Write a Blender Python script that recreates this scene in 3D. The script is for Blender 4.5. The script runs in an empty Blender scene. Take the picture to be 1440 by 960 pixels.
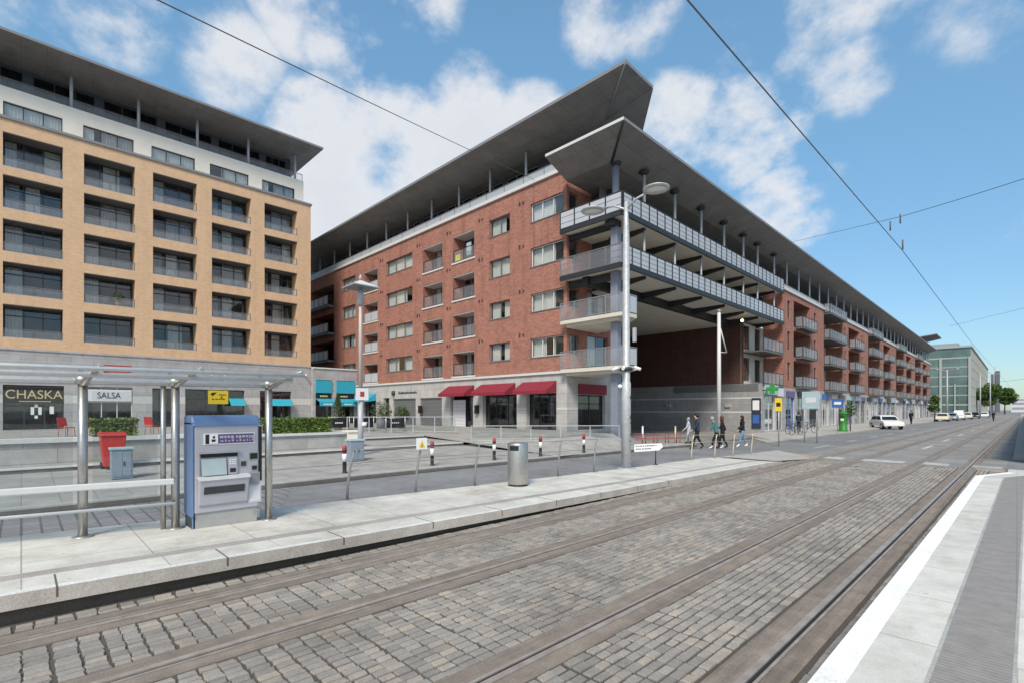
import bpy, bmesh, math, random
from mathutils import Vector, Matrix
random.seed(7)
R = math.radians
SC = bpy.context.scene
COL = SC.collection

# ------------------------------------------------------------------ camera
TH = math.atan2(710, 700)
cam_d = bpy.data.cameras.new('camera'); cam = bpy.data.objects.new('camera', cam_d); COL.objects.link(cam)
cam.location = (0, 0, 2.05)
cam.rotation_euler = (R(90), 0, TH)
cam_d.sensor_width = 36; cam_d.lens = 36 * 700 / 1440
cam_d.shift_y = (575 - 480) / 1440
cam_d.clip_start = 0.05; cam_d.clip_end = 3000
SC.camera = cam

# ------------------------------------------------------------------ sky, sun, exposure
SUN_EL, SUN_AZ = R(46), R(146)           # azimuth clockwise from +Y
sx, sy, sz = math.sin(SUN_AZ) * math.cos(SUN_EL), math.cos(SUN_AZ) * math.cos(SUN_EL), math.sin(SUN_EL)
sun_d = bpy.data.lights.new('sun', 'SUN'); sun_d.energy = 2.3; sun_d.angle = R(16); sun_d.color = (1, .905, .775)
sun = bpy.data.objects.new('sun', sun_d); COL.objects.link(sun)
sun.rotation_euler = Vector((sx, sy, sz)).to_track_quat('Z', 'Y').to_euler()
SC.view_settings.view_transform = 'Standard'; SC.view_settings.look = 'None'
SC.view_settings.gamma = 1; SC.view_settings.use_curve_mapping = False
SC.view_settings.exposure = 0.68

W = bpy.data.worlds.new('World'); SC.world = W; W.use_nodes = True
def build_world():
    nt = W.node_tree; nt.nodes.clear(); N = nt.nodes.new; L = nt.links.new
    out = N('ShaderNodeOutputWorld'); bg = N('ShaderNodeBackground'); bg.inputs['Strength'].default_value = .115
    sky = N('ShaderNodeTexSky'); sky.sky_type = 'NISHITA'; sky.sun_disc = False
    sky.sun_elevation = SUN_EL; sky.sun_rotation = SUN_AZ; sky.altitude = 0; sky.air_density = 1.0; sky.dust_density = .35; sky.ozone_density = 1.6
    tc = N('ShaderNodeTexCoord'); D = tc.outputs['Generated']
    nrm = N('ShaderNodeVectorMath'); nrm.operation = 'NORMALIZE'; L(D, nrm.inputs[0])
    def math_(op, a, b=None, clamp=False):
        m = N('ShaderNodeMath'); m.operation = op; m.use_clamp = clamp
        for i, v in enumerate((a, b)):
            if v is None: continue
            if isinstance(v, (int, float)): m.inputs[i].default_value = v
            else: L(v, m.inputs[i])
        return m.outputs[0]
    sep = N('ShaderNodeSeparateXYZ'); L(nrm.outputs[0], sep.inputs[0])
    cb = N('ShaderNodeVectorMath'); cb.operation = 'MULTIPLY'; L(nrm.outputs[0], cb.inputs[0]); cb.inputs[1].default_value = (1, 1, 1.35)
    def noise(scale, det, rough, dist=0):
        n = N('ShaderNodeTexNoise'); n.inputs['Scale'].default_value = scale; n.inputs['Detail'].default_value = det
        n.inputs['Roughness'].default_value = rough; n.inputs['Distortion'].default_value = dist
        L(cb.outputs[0], n.inputs['Vector']); return n.outputs['Fac']
    n1, n2 = noise(5.5, 10, .58, .0), noise(17, 6, .62)
    # cloud banks: (azimuth right of the street axis is the pixel's direction) given as world directions
    banks = [((560,215),7.5,.80),((465,200),6,.66),((655,165),5.5,.70),((735,215),6.5,.72),((490,290),8,.85),((610,280),8.5,.9),((410,300),7,.7),
             ((950,190),5.5,.80),((1035,190),5,.74),((910,240),6,.7),((1095,195),3.5,.5),
             ((1195,105),4.0,.46),((1130,105),3.6,.38),((1010,95),5,.33),((845,25),4.5,.46),((900,8),4.5,.44),((1180,4),4.5,.48),((1290,0),4.5,.38),((1400,-4),5,.34),
             ((1100,300),5,.60),((1150,250),3.5,.42),((440,0),5.5,.55),((590,5),4.5,.50),((150,3),5,.50),((20,45),5,.40),
             ((515,90),4,.45),((325,85),5,.42),((1438,340),3,.4)]
    acc = None
    s, c = math.sin(TH), math.cos(TH)
    for (u, v), rad, wgt in banks:
        a, b = (u - 720) / 700, (575 - v) / 700
        d = Vector((-s + c * a, c + s * a, b)).normalized()
        dp = N('ShaderNodeVectorMath'); dp.operation = 'DOT_PRODUCT'; L(nrm.outputs[0], dp.inputs[0]); dp.inputs[1].default_value = d
        mr = N('ShaderNodeMapRange'); mr.interpolation_type = 'SMOOTHSTEP'
        L(dp.outputs['Value'], mr.inputs[0]); mr.inputs[1].default_value = math.cos(R(rad * 1.35)); mr.inputs[2].default_value = math.cos(R(rad * .15))
        mr.inputs[3].default_value = 0; mr.inputs[4].default_value = wgt
        acc = mr.outputs[0] if acc is None else math_('MAXIMUM', acc, mr.outputs[0])
    # clouds elsewhere in the sky too (behind the camera)
    behind = math_('MULTIPLY', math_('SUBTRACT', noise(2.2, 2, .5), .5), .9)
    dp = N('ShaderNodeVectorMath'); dp.operation = 'DOT_PRODUCT'; L(nrm.outputs[0], dp.inputs[0]); dp.inputs[1].default_value = (s, -c, 0)
    mr = N('ShaderNodeMapRange'); L(dp.outputs['Value'], mr.inputs[0]); mr.inputs[1].default_value = -.25; mr.inputs[2].default_value = .3
    mr.inputs[3].default_value = 0; mr.inputs[4].default_value = .55
    acc = math_('MAXIMUM', acc, math_('ADD', mr.outputs[0], math_('MULTIPLY', behind, mr.outputs[0])))
    gate = math_('MINIMUM', math_('ADD', math_('MULTIPLY', acc, 1.9), .10), 1.0)
    dens = math_('ADD', math_('MULTIPLY', math_('SUBTRACT', n1, .5), 1.9), math_('MULTIPLY', math_('SUBTRACT', n2, .5), .40))
    dens = math_('ADD', acc, math_('MULTIPLY', dens, gate))
    cm = N('ShaderNodeMapRange'); cm.interpolation_type = 'SMOOTHSTEP'; L(dens, cm.inputs[0])
    cm.inputs[1].default_value = .30; cm.inputs[2].default_value = .74; cm.inputs[3].default_value = 0; cm.inputs[4].default_value = .90
    # cloud colour: greyer in thick middles
    cr = N('ShaderNodeMapRange'); L(dens, cr.inputs[0]); cr.inputs[1].default_value = .35; cr.inputs[2].default_value = 1.0
    mixc = N('ShaderNodeMix'); mixc.data_type = 'RGBA'; L(cr.outputs[0], mixc.inputs['Factor'])
    mixc.inputs['A'].default_value = (4.8, 4.85, 4.95, 1); mixc.inputs['B'].default_value = (4.25, 4.3, 4.5, 1)
    # pull the blue towards the photograph's soft cyan blue
    tint = N('ShaderNodeMix'); tint.data_type = 'RGBA'; tint.blend_type = 'MULTIPLY'; tint.inputs['Factor'].default_value = 1
    L(sky.outputs[0], tint.inputs['A']); 
    tz = N('ShaderNodeMapRange'); L(sep.outputs[2], tz.inputs[0]); tz.inputs[1].default_value = .0; tz.inputs[2].default_value = .45
    tcol = N('ShaderNodeMix'); tcol.data_type = 'RGBA'; L(tz.outputs[0], tcol.inputs['Factor']); tcol.inputs['A'].default_value = (.86, 1.03, 1.17, 1); tcol.inputs['B'].default_value = (1.03, 1.31, 1.23, 1); L(tcol.outputs['Result'], tint.inputs['B'])
    hz = N('ShaderNodeMapRange'); L(sep.outputs[2], hz.inputs[0]); hz.inputs[1].default_value = 0; hz.inputs[2].default_value = .6; hz.inputs[3].default_value = .50; hz.inputs[4].default_value = 1.0
    hm = N('ShaderNodeVectorMath'); hm.operation = 'SCALE'; L(tint.outputs['Result'], hm.inputs[0]); L(hz.outputs[0], hm.inputs['Scale'])
    fin = N('ShaderNodeMix'); fin.data_type = 'RGBA'; L(cm.outputs[0], fin.inputs['Factor'])
    L(hm.outputs[0], fin.inputs['A']); L(mixc.outputs['Result'], fin.inputs['B'])
    L(fin.outputs['Result'], bg.inputs['Color']); L(bg.outputs[0], out.inputs[0])
build_world()

# ------------------------------------------------------------------ materials
MATS = {}
class NT:
    def __init__(s, name):
        m = bpy.data.materials.new(name); m.use_nodes = True; s.m = m; s.t = m.node_tree; s.b = s.t.nodes['Principled BSDF']
    def n(s, typ, **kw):
        x = s.t.nodes.new(typ)
        for k, v in kw.items():
            if k in x.inputs: x.inputs[k].default_value = v
            else: setattr(x, k, v)
        return x
    def l(s, a, b): s.t.links.new(a, b)
    def pos(s): return s.n('ShaderNodeNewGeometry').outputs['Position']
    def noise(s, vec, scale, det=4, rough=.6):
        x = s.n('ShaderNodeTexNoise', Scale=scale, Detail=det, Roughness=rough); s.l(vec, x.inputs['Vector']); return x.outputs['Fac']
    def ramp(s, fac, stops):
        x = s.n('ShaderNodeValToRGB'); e = x.color_ramp.elements
        while len(e) < len(stops): e.new(.5)
        for el, (p, c) in zip(e, stops): el.position = p; el.color = (*c, 1) if len(c) == 3 else c
        s.l(fac, x.inputs[0]); return x.outputs[0]
    def mix(s, fac, a, b, mode='MIX'):
        x = s.n('ShaderNodeMix', data_type='RGBA', blend_type=mode)
        for sock, v in ((x.inputs['Factor'], fac), (x.inputs['A'], a), (x.inputs['B'], b)):
            if isinstance(v, (int, float)): sock.default_value = v
            elif isinstance(v, tuple): sock.default_value = (*v, 1) if len(v) == 3 else v
            else: s.l(v, sock)
        return x.outputs['Result']
    def math(s, op, a, b=0.0):
        x = s.n('ShaderNodeMath', operation=op)
        for i, v in enumerate((a, b)):
            if isinstance(v, (int, float)): x.inputs[i].default_value = v
            else: s.l(v, x.inputs[i])
        return x.outputs[0]
    def wallvec(s):                      # (x+y, z) in metres
        sp = s.n('ShaderNodeSeparateXYZ'); s.l(s.pos(), sp.inputs[0]); cb = s.n('ShaderNodeCombineXYZ')
        s.l(s.math('ADD', sp.outputs[0], sp.outputs[1]), cb.inputs[0]); s.l(sp.outputs[2], cb.inputs[1]); return cb.outputs[0]
    def bump(s, h, strength=.3, dist=.01):
        x = s.n('ShaderNodeBump', Strength=strength, Distance=dist); s.l(h, x.inputs['Height']); s.l(x.outputs[0], s.b.inputs['Normal'])

def plain(name, col, rough=.6, metal=0., var=.12, scale=6., spec=.4):
    t = NT(name); f = t.noise(t.pos(), scale, 5, .65)
    c0 = tuple(max(0, v * (1 - var)) for v in col); c1 = tuple(min(1, v * (1 + var)) for v in col)
    t.l(t.ramp(f, [(.3, c0), (.7, c1)]), t.b.inputs['Base Color'])
    t.b.inputs['Roughness'].default_value = rough; t.b.inputs['Metallic'].default_value = metal
    t.b.inputs['Specular IOR Level'].default_value = spec
    MATS[name] = t.m; return t.m

def brickmat(name, c1, c2, mortar, bw=.235, bh=.078, patch=.15, streak=.26):
    t = NT(name); v = t.wallvec()
    b = t.n('ShaderNodeTexBrick', Scale=1.0); b.inputs['Brick Width'].default_value = bw; b.inputs['Row Height'].default_value = bh
    b.inputs['Mortar Size'].default_value = .007; b.inputs['Mortar Smooth'].default_value = .3; b.inputs['Bias'].default_value = 0
    b.inputs['Color1'].default_value = (*c1, 1); b.inputs['Color2'].default_value = (*c2, 1); b.inputs['Mortar'].default_value = (*mortar, 1)
    t.l(v, b.inputs['Vector'])
    n = t.noise(t.pos(), .9, 6, .7); n2 = t.noise(t.pos(), 14, 3, .6)
    k = t.ramp(n, [(.25, (1 - patch,) * 3), (.75, (1 + patch * .6,) * 3)])
    c = t.mix(1.0, b.outputs['Color'], k, 'MULTIPLY')
    c = t.mix(.35, c, t.ramp(n2, [(.3, (.7, .7, .7)), (.7, (1.3, 1.3, 1.3))]), 'MULTIPLY')
    mp = t.n('ShaderNodeMapping'); mp.inputs['Scale'].default_value = (1.7, .11, 1); t.l(v, mp.inputs['Vector'])
    c = t.mix(1.0, c, t.ramp(t.noise(mp.outputs[0], 1.0, 7, .68), [(.30, (1 - streak, 1 - streak, 1 - streak)), (.50, (1, 1, 1)), (.75, (1.06, 1.06, 1.06))]), 'MULTIPLY')
    t.l(c, t.b.inputs['Base Color']); t.b.inputs['Roughness'].default_value = .85
    t.bump(b.outputs['Fac'], -.4, .006); MATS[name] = t.m

def slabmat(name, col, sx_, sy_, joint=.012, jcol=.35, var=.12, wall=False, rough=.8, stain=.25, off=.5, scale_n=1.3):
    t = NT(name); v = t.wallvec() if wall else t.pos()
    b = t.n('ShaderNodeTexBrick', Scale=1.0); b.offset = off
    b.inputs['Brick Width'].default_value = sx_; b.inputs['Row Height'].default_value = sy_
    b.inputs['Mortar Size'].default_value = joint; b.inputs['Mortar Smooth'].default_value = .2
    a0 = tuple(x * (1 - var) for x in col); a1 = tuple(min(1, x * (1 + var)) for x in col)
    b.inputs['Color1'].default_value = (*a0, 1); b.inputs['Color2'].default_value = (*a1, 1)
    b.inputs['Mortar'].default_value = (*[x * jcol for x in col], 1)
    t.l(v, b.inputs['Vector'])
    n = t.noise(t.pos(), scale_n, 8, .7); n2 = t.noise(t.pos(), 60, 3, .7)
    c = t.mix(1.0, b.outputs['Color'], t.ramp(n, [(.28, (1 - stain, 1 - stain * 1.03, 1 - stain * 1.08)), (.62, (1.05, 1.05, 1.05))]), 'MULTIPLY')
    c = t.mix(.5, c, t.ramp(n2, [(.3, (.78, .78, .78)), (.7, (1.2, 1.2, 1.2))]), 'MULTIPLY')
    if not wall:
        vo = t.n('ShaderNodeTexVoronoi', Scale=3.2); t.l(t.pos(), vo.inputs['Vector'])
        c = t.mix(1.0, c, t.ramp(vo.outputs['Distance'], [(.035, (.62, .60, .58)), (.075, (1, 1, 1))]), 'MULTIPLY')
        n5 = t.noise(t.pos(), .75, 9, .75); c = t.mix(.8, c, t.ramp(n5, [(.36, (.80, .775, .74)), (.47, (1, 1, 1))]), 'MULTIPLY')
    t.l(c, t.b.inputs['Base Color']); t.b.inputs['Roughness'].default_value = rough
    t.bump(n2, .15, .004); MATS[name] = t.m

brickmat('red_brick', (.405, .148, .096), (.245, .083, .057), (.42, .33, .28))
brickmat('shaded_brick', (.11, .042, .031), (.07, .027, .02), (.09, .068, .058))  # red brick darkened: the passage's shade is put into its colour
brickmat('orange_brick', (.68, .45, .275), (.61, .385, .225), (.58, .46, .33), patch=.07, streak=.10)
slabmat('pale_stone', (.46, .45, .44), .9, .6, .01, .6, .06, True, .75, .18)
slabmat('grey_stone', (.40, .39, .40), 1.2, .62, .012, .55, .07, True, .7, .22)
slabmat('passage_stone', (.33, .33, .335), 1.2, .62, .012, .6, .07, True, .75, .22)
plain('stone_stripe', (.55, .54, .52), .7)
slabmat('granite_wall', (.42, .415, .40), 1.5, .45, .01, .6, .06, True, .8, .3)
plain('coping_stone', (.60, .60, .59), .8, var=.08)
plain('white_render', (.86, .80, .70), .85, var=.05, scale=1.5)
plain('cream_render', (.62, .585, .51), .85, var=.06, scale=1.2)
slabmat('soffit', (.20, .197, .193), 1.2, 1.2, .012, .6, .05, False, .55, .22, off=0)
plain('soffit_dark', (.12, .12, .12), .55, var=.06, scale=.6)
plain('zinc', (.36, .38, .40), .45, .3, var=.06)
plain('fascia_white', (.62, .62, .61), .5, var=.04)
plain('fascia_grey', (.22, .23, .245), .5, var=.05)
plain('steel_light', (.64, .64, .63), .38, .45, var=.08, scale=12)
plain('steel_brushed', (.50, .49, .47), .38, .9, var=.12, scale=20)
plain('painted_grey', (.42, .43, .46), .45, .1, var=.05)
plain('grey_rail', (.27, .27, .265), .5, .3, var=.1)
plain('lamp_stem', (.47, .43, .40), .5, .1, var=.06)
plain('galvanised', (.50, .51, .52), .5, .35, var=.16, scale=9)
plain('column_blue_grey', (.23, .245, .30), .5, .1, var=.08)
plain('dark_frame', (.045, .048, .055), .45, var=.1)
plain('grey_frame', (.17, .175, .18), .45, var=.1)
plain('white_frame', (.62, .63, .63), .5, var=.05)
plain('dark_steel', (.035, .037, .04), .5, .2, var=.15)
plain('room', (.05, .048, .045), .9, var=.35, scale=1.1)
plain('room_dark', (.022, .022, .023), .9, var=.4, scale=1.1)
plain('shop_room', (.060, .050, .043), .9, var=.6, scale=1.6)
plain('red_awning', (.23, .022, .038), .75, var=.1, scale=3)
plain('teal_awning', (.03, .34, .46), .7, var=.08)
plain('black_paint', (.018, .018, .02), .45, var=.2)
plain('white_paint', (.80, .80, .79), .6, var=.05)
plain('red_paint', (.52, .035, .03), .45, var=.12)
plain('dull_red_paint', (.42, .06, .06), .55, var=.15)
plain('yellow_paint', (.80, .58, .03), .5, var=.04)
plain('yellow_cloth', (.50, .47, .14), .9, var=.25, scale=5)
plain('blue_paint', (.05, .14, .42), .5, var=.08)
plain('green_paint', (.035, .20, .035), .5, var=.15)
plain('pharmacy_green', (.05, .30, .07), .5, var=.1)
plain('light_blue_paint', (.38, .50, .54), .5, var=.1)
plain('cabinet_grey', (.24, .29, .35), .55, var=.10)
plain('machine_blue', (.13, .22, .40), .40, .1, var=.06)
plain('machine_silver', (.47, .468, .52), .42, .25, var=.05, scale=3)
plain('machine_grey', (.40, .395, .39), .5, .25, var=.08)
plain('machine_trim', (.27, .275, .31), .45, .3, var=.06)
plain('screen', (.38, .46, .47), .15, var=.05)
plain('purple_panel', (.12, .075, .20), .4, var=.08)
plain('rubber', (.02, .02, .02), .8, var=.2)
plain('gold_letter', (.72, .55, .28), .45, .3, var=.1)
plain('black_letter', (.02, .02, .02), .6)
plain('white_letter', (.8, .8, .8), .6)
plain('beige_paint', (.55, .48, .36), .5, .2, var=.12)
plain('curtain_white', (.66, .65, .62), .9, var=.1, scale=7)
plain('curtain_grey', (.36, .36, .355), .9, var=.2, scale=6)
plain('curtain_beige', (.46, .41, .34), .9, var=.15, scale=6)
plain('shutter_grey', (.21, .215, .22), .5, .4, var=.1)
plain('wood', (.26, .15, .07), .6, var=.2)
plain('skin', (.52, .32, .23), .6, var=.05); plain('hair_dark', (.02, .015, .012), .6); plain('hair_auburn', (.12, .035, .02), .6)
plain('hair_grey', (.33, .31, .29), .6)
plain('cloth_navy', (.03, .04, .075), .9, var=.25); plain('cloth_black', (.014, .014, .016), .9, var=.3); plain('cloth_teal', (.05, .17, .19), .9, var=.2)
plain('cloth_denim', (.15, .25, .42), .9, var=.2); plain('cloth_pale', (.42, .47, .56), .9, var=.15); plain('cloth_grey', (.3, .3, .32), .9, var=.2)
plain('bark', (.10, .075, .055), .9, var=.3); plain('soil', (.06, .045, .03), .95, var=.3)
plain('car_white', (.78, .78, .77), .25, var=.02); plain('car_silver', (.42, .43, .45), .28, .5, var=.03); plain('car_dark', (.035, .04, .05), .25, var=.1)
plain('car_yellow', (.72, .66, .50), .3, var=.03); plain('tail_red', (.4, .02, .02), .3); plain('lamp_lens', (.72, .72, .68), .2, var=.05)
plain('wire', (.10, .105, .11), .6, 0., var=0.)
plain('terracotta', (.30, .13, .07), .8)
plain('far_grey', (.30, .31, .33), .7, var=.08); plain('far_dark', (.13, .14, .17), .7, var=.1); plain('far_pale', (.62, .62, .66), .8, var=.05)
plain('office_stone', (.36, .38, .365), .7, var=.06)

def leafmat(name, c0, c1, c2):
    t = NT(name); g = t.n('ShaderNodeNewGeometry')
    n = t.noise(g.outputs['Position'], 2.2, 3, .6)
    c = t.ramp(g.outputs['Random Per Island'], [(0, c0), (.55, c1), (1, c2)])
    c = t.mix(.6, c, t.ramp(n, [(.3, (.65, .65, .65)), (.7, (1.25, 1.25, 1.2))]), 'MULTIPLY')
    t.l(c, t.b.inputs['Base Color']); t.b.inputs['Roughness'].default_value = .6
    t.b.inputs['Subsurface Weight'].default_value = 0
    MATS[name] = t.m
leafmat('hedge_leaf', (.06, .115, .018), (.13, .21, .036), (.22, .30, .075))
leafmat('tree_leaf', (.035, .085, .015), (.07, .14, .028), (.12, .19, .04))
leafmat('shrub_leaf', (.03, .06, .02), (.06, .10, .03), (.12, .15, .06))
leafmat('autumn_leaf', (.10, .12, .02), (.20, .16, .03), (.28, .15, .04))

def glassmat(name, tint, refl=.22, rough=.02, fk=1.0):
    t = NT(name); t.t.nodes.remove(t.b)
    out = [x for x in t.t.nodes if x.type == 'OUTPUT_MATERIAL'][0]
    tr = t.n('ShaderNodeBsdfTransparent'); tr.inputs[0].default_value = (*tint, 1)
    gl = t.n('ShaderNodeBsdfGlossy'); gl.inputs['Roughness'].default_value = rough; gl.inputs[0].default_value = (.92, .95, 1, 1)
    fr = t.n('ShaderNodeLayerWeight', Blend=.5)
    n = t.noise(t.pos(), .8, 2, .5)
    bp = t.n('ShaderNodeBump', Strength=.04, Distance=.05); t.l(n, bp.inputs['Height']); t.l(bp.outputs[0], gl.inputs['Normal'])
    f = t.math('MINIMUM', t.math('ADD', t.math('MULTIPLY', t.math('POWER', fr.outputs['Facing'], 4.0), fk), refl), 1.0)
    mx = t.n('ShaderNodeMixShader'); t.l(f, mx.inputs[0]); t.l(tr.outputs[0], mx.inputs[1]); t.l(gl.outputs[0], mx.inputs[2])
    t.l(mx.outputs[0], out.inputs[0]); MATS[name] = t.m
glassmat('window_glass', (.93, .95, .95), .06)
glassmat('dark_glass', (.70, .72, .75), .02, .03, .4)
glassmat('mirror_glass', (.86, .88, .88), .055, .015)
glassmat('clear_glass', (.90, .93, .93), .03)
plain('office_glass', (.10, .165, .15), .12, var=.35, scale=.12, spec=.7)
glassmat('car_glass', (.12, .13, .15), .06)
def frostmat(name, col, alpha):
    t = NT(name); out = [x for x in t.t.nodes if x.type == 'OUTPUT_MATERIAL'][0]
    t.b.inputs['Base Color'].default_value = (*col, 1); t.b.inputs['Roughness'].default_value = .25
    t.b.inputs['Alpha'].default_value = alpha; MATS[name] = t.m
frostmat('frosted_panel', (.62, .65, .70), .66)
frostmat('frosted_mid', (.42, .44, .48), .32)
frostmat('frosted_thin', (.50, .53, .57), .13)
frostmat('canopy_glass', (.62, .66, .66), .14)

def asphalt(name, col, patch=.25, tint=(1, .98, .95)):
    t = NT(name); p = t.pos()
    n = t.noise(p, .35, 8, .7); n2 = t.noise(p, 45, 4, .8); n3 = t.noise(p, 2.6, 5, .6)
    c = t.ramp(n, [(.3, tuple(v * (1 - patch) for v in col)), (.7, tuple(v * (1 + patch) for v in col))])
    c = t.mix(.7, c, t.ramp(n2, [(.3, (.62, .62, .62)), (.7, (1.35, 1.35, 1.35))]), 'MULTIPLY')
    c = t.mix(.5, c, t.ramp(n3, [(.35, (.75, .74, .72)), (.65, (1.15, 1.15, 1.15))]), 'MULTIPLY')
    t.l(c, t.b.inputs['Base Color']); t.b.inputs['Roughness'].default_value = .88; t.bump(n2, .35, .01); MATS[name] = t.m
asphalt('asphalt', (.215, .217, .220)); asphalt('asphalt_old', (.265, .255, .243)); 
def trackmat():
    t = NT('track_concrete'); p = t.pos(); mp = t.n('ShaderNodeMapping'); mp.inputs['Scale'].default_value = (7, .35, 1); t.l(p, mp.inputs['Vector'])
    n1, n2, n3 = t.noise(mp.outputs[0], 1, 8, .7), t.noise(p, 70, 5, .85), t.noise(p, 3.5, 7, .7)
    c = t.ramp(n1, [(.28, (.155, .128, .108)), (.5, (.235, .198, .168)), (.72, (.31, .255, .205))])
    c = t.mix(.9, c, t.ramp(n2, [(.3, (.55, .55, .55)), (.7, (1.42, 1.42, 1.42))]), 'MULTIPLY')
    c = t.mix(.7, c, t.ramp(n3, [(.35, (.72, .70, .68)), (.65, (1.2, 1.17, 1.12))]), 'MULTIPLY')
    t.l(c, t.b.inputs['Base Color']); t.b.inputs['Roughness'].default_value = .9; t.bump(n2, .5, .01); MATS['track_concrete'] = t.m
trackmat()
asphalt('joint_dirt', (.092, .078, .066), .3); asphalt('far_ground', (.2, .2, .19))
asphalt('paving_pale', (.42, .405, .375), .12); asphalt('road_marking', (.47, .46, .43), .3); asphalt('gutter_shade', (.075, .065, .055), .4); asphalt('riser_shade', (.13, .125, .115), .3); asphalt('band_grey', (.37, .34, .315), .12); asphalt('tactile_brown', (.40, .31, .215), .2)  # gutter and riser tones carry painted shade
slabmat('platform_slab', (.62, .60, .545), .75, 1.15, .008, .55, .05, False, .85, .30)
slabmat('platform_slab_right', (.62, .60, .545), 1.6, 1.2, .007, .6, .05, False, .85, .24, scale_n=2.2)
slabmat('plaza_slab', (.365, .355, .335), .9, .6, .010, .65, .07, False, .85, .25)
slabmat('sett_paving', (.25, .25, .255), .14, .25, .02, .45, .14, False, .85, .2)
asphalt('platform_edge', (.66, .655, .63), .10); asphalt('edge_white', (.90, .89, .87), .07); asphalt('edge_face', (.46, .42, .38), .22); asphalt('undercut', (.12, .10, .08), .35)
asphalt('kerb_stone', (.40, .39, .37), .12)
def tactile(name, col):
    t = NT(name); p = t.pos(); b = t.n('ShaderNodeTexBrick', Scale=1.0); b.offset = 0
    b.inputs['Brick Width'].default_value = .4; b.inputs['Row Height'].default_value = .05
    b.inputs['Mortar Size'].default_value = .012; b.inputs['Mortar Smooth'].default_value = .8
    b.inputs['Color1'].default_value = (*[v * 1.02 for v in col], 1); b.inputs['Color2'].default_value = (*[v * .92 for v in col], 1); b.inputs['Mortar'].default_value = (*[v * .75 for v in col], 1)
    t.l(p, b.inputs['Vector']); n = t.noise(p, 7, 7, .75)
    c = t.mix(.8, b.outputs['Color'], t.ramp(n, [(.3, (.78, .77, .76)), (.7, (1.16, 1.16, 1.16))]), 'MULTIPLY')
    t.l(c, t.b.inputs['Base Color']); t.b.inputs['Roughness'].default_value = .85; t.bump(b.outputs['Fac'], -.6, .008); MATS[name] = t.m
tactile('tactile_grey', (.30, .28, .262))
def settmat():
    t = NT('sett_stone'); g = t.n('ShaderNodeNewGeometry'); p = g.outputs['Position']
    c = t.ramp(g.outputs['Random Per Island'], [(0, (.238, .222, .203)), (.35, (.285, .266, .243)), (.6, (.312, .291, .265)), (.85, (.34, .306, .268)), (1, (.385, .333, .28))])
    n = t.noise(p, .55, 6, .7); n2 = t.noise(p, 40, 5, .8)
    c = t.mix(.95, c, t.ramp(n, [(.28, (.60, .58, .56)), (.5, (.98, .97, .95)), (.72, (1.28, 1.26, 1.22))]), 'MULTIPLY')
    c = t.mix(.7, c, t.ramp(n2, [(.3, (.68, .68, .68)), (.7, (1.28, 1.28, 1.28))]), 'MULTIPLY')
    t.l(c, t.b.inputs['Base Color']); t.b.inputs['Roughness'].default_value = .8; t.bump(n2, .5, .006); MATS['sett_stone'] = t.m
settmat()
def railmat():
    t = NT('rail_steel'); n = t.noise(t.pos(), 4, 5, .7)
    t.l(t.ramp(n, [(.3, (.29, .24, .205)), (.7, (.47, .42, .375))]), t.b.inputs['Base Color'])
    t.b.inputs['Metallic'].default_value = .25; t.b.inputs['Roughness'].default_value = .5; MATS['rail_steel'] = t.m
railmat()
t = NT('lamp_glow'); t.b.inputs['Emission Color'].default_value = (1, .8, .5, 1); t.b.inputs['Emission Strength'].default_value = 3; MATS['lamp_glow'] = t.m

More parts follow.
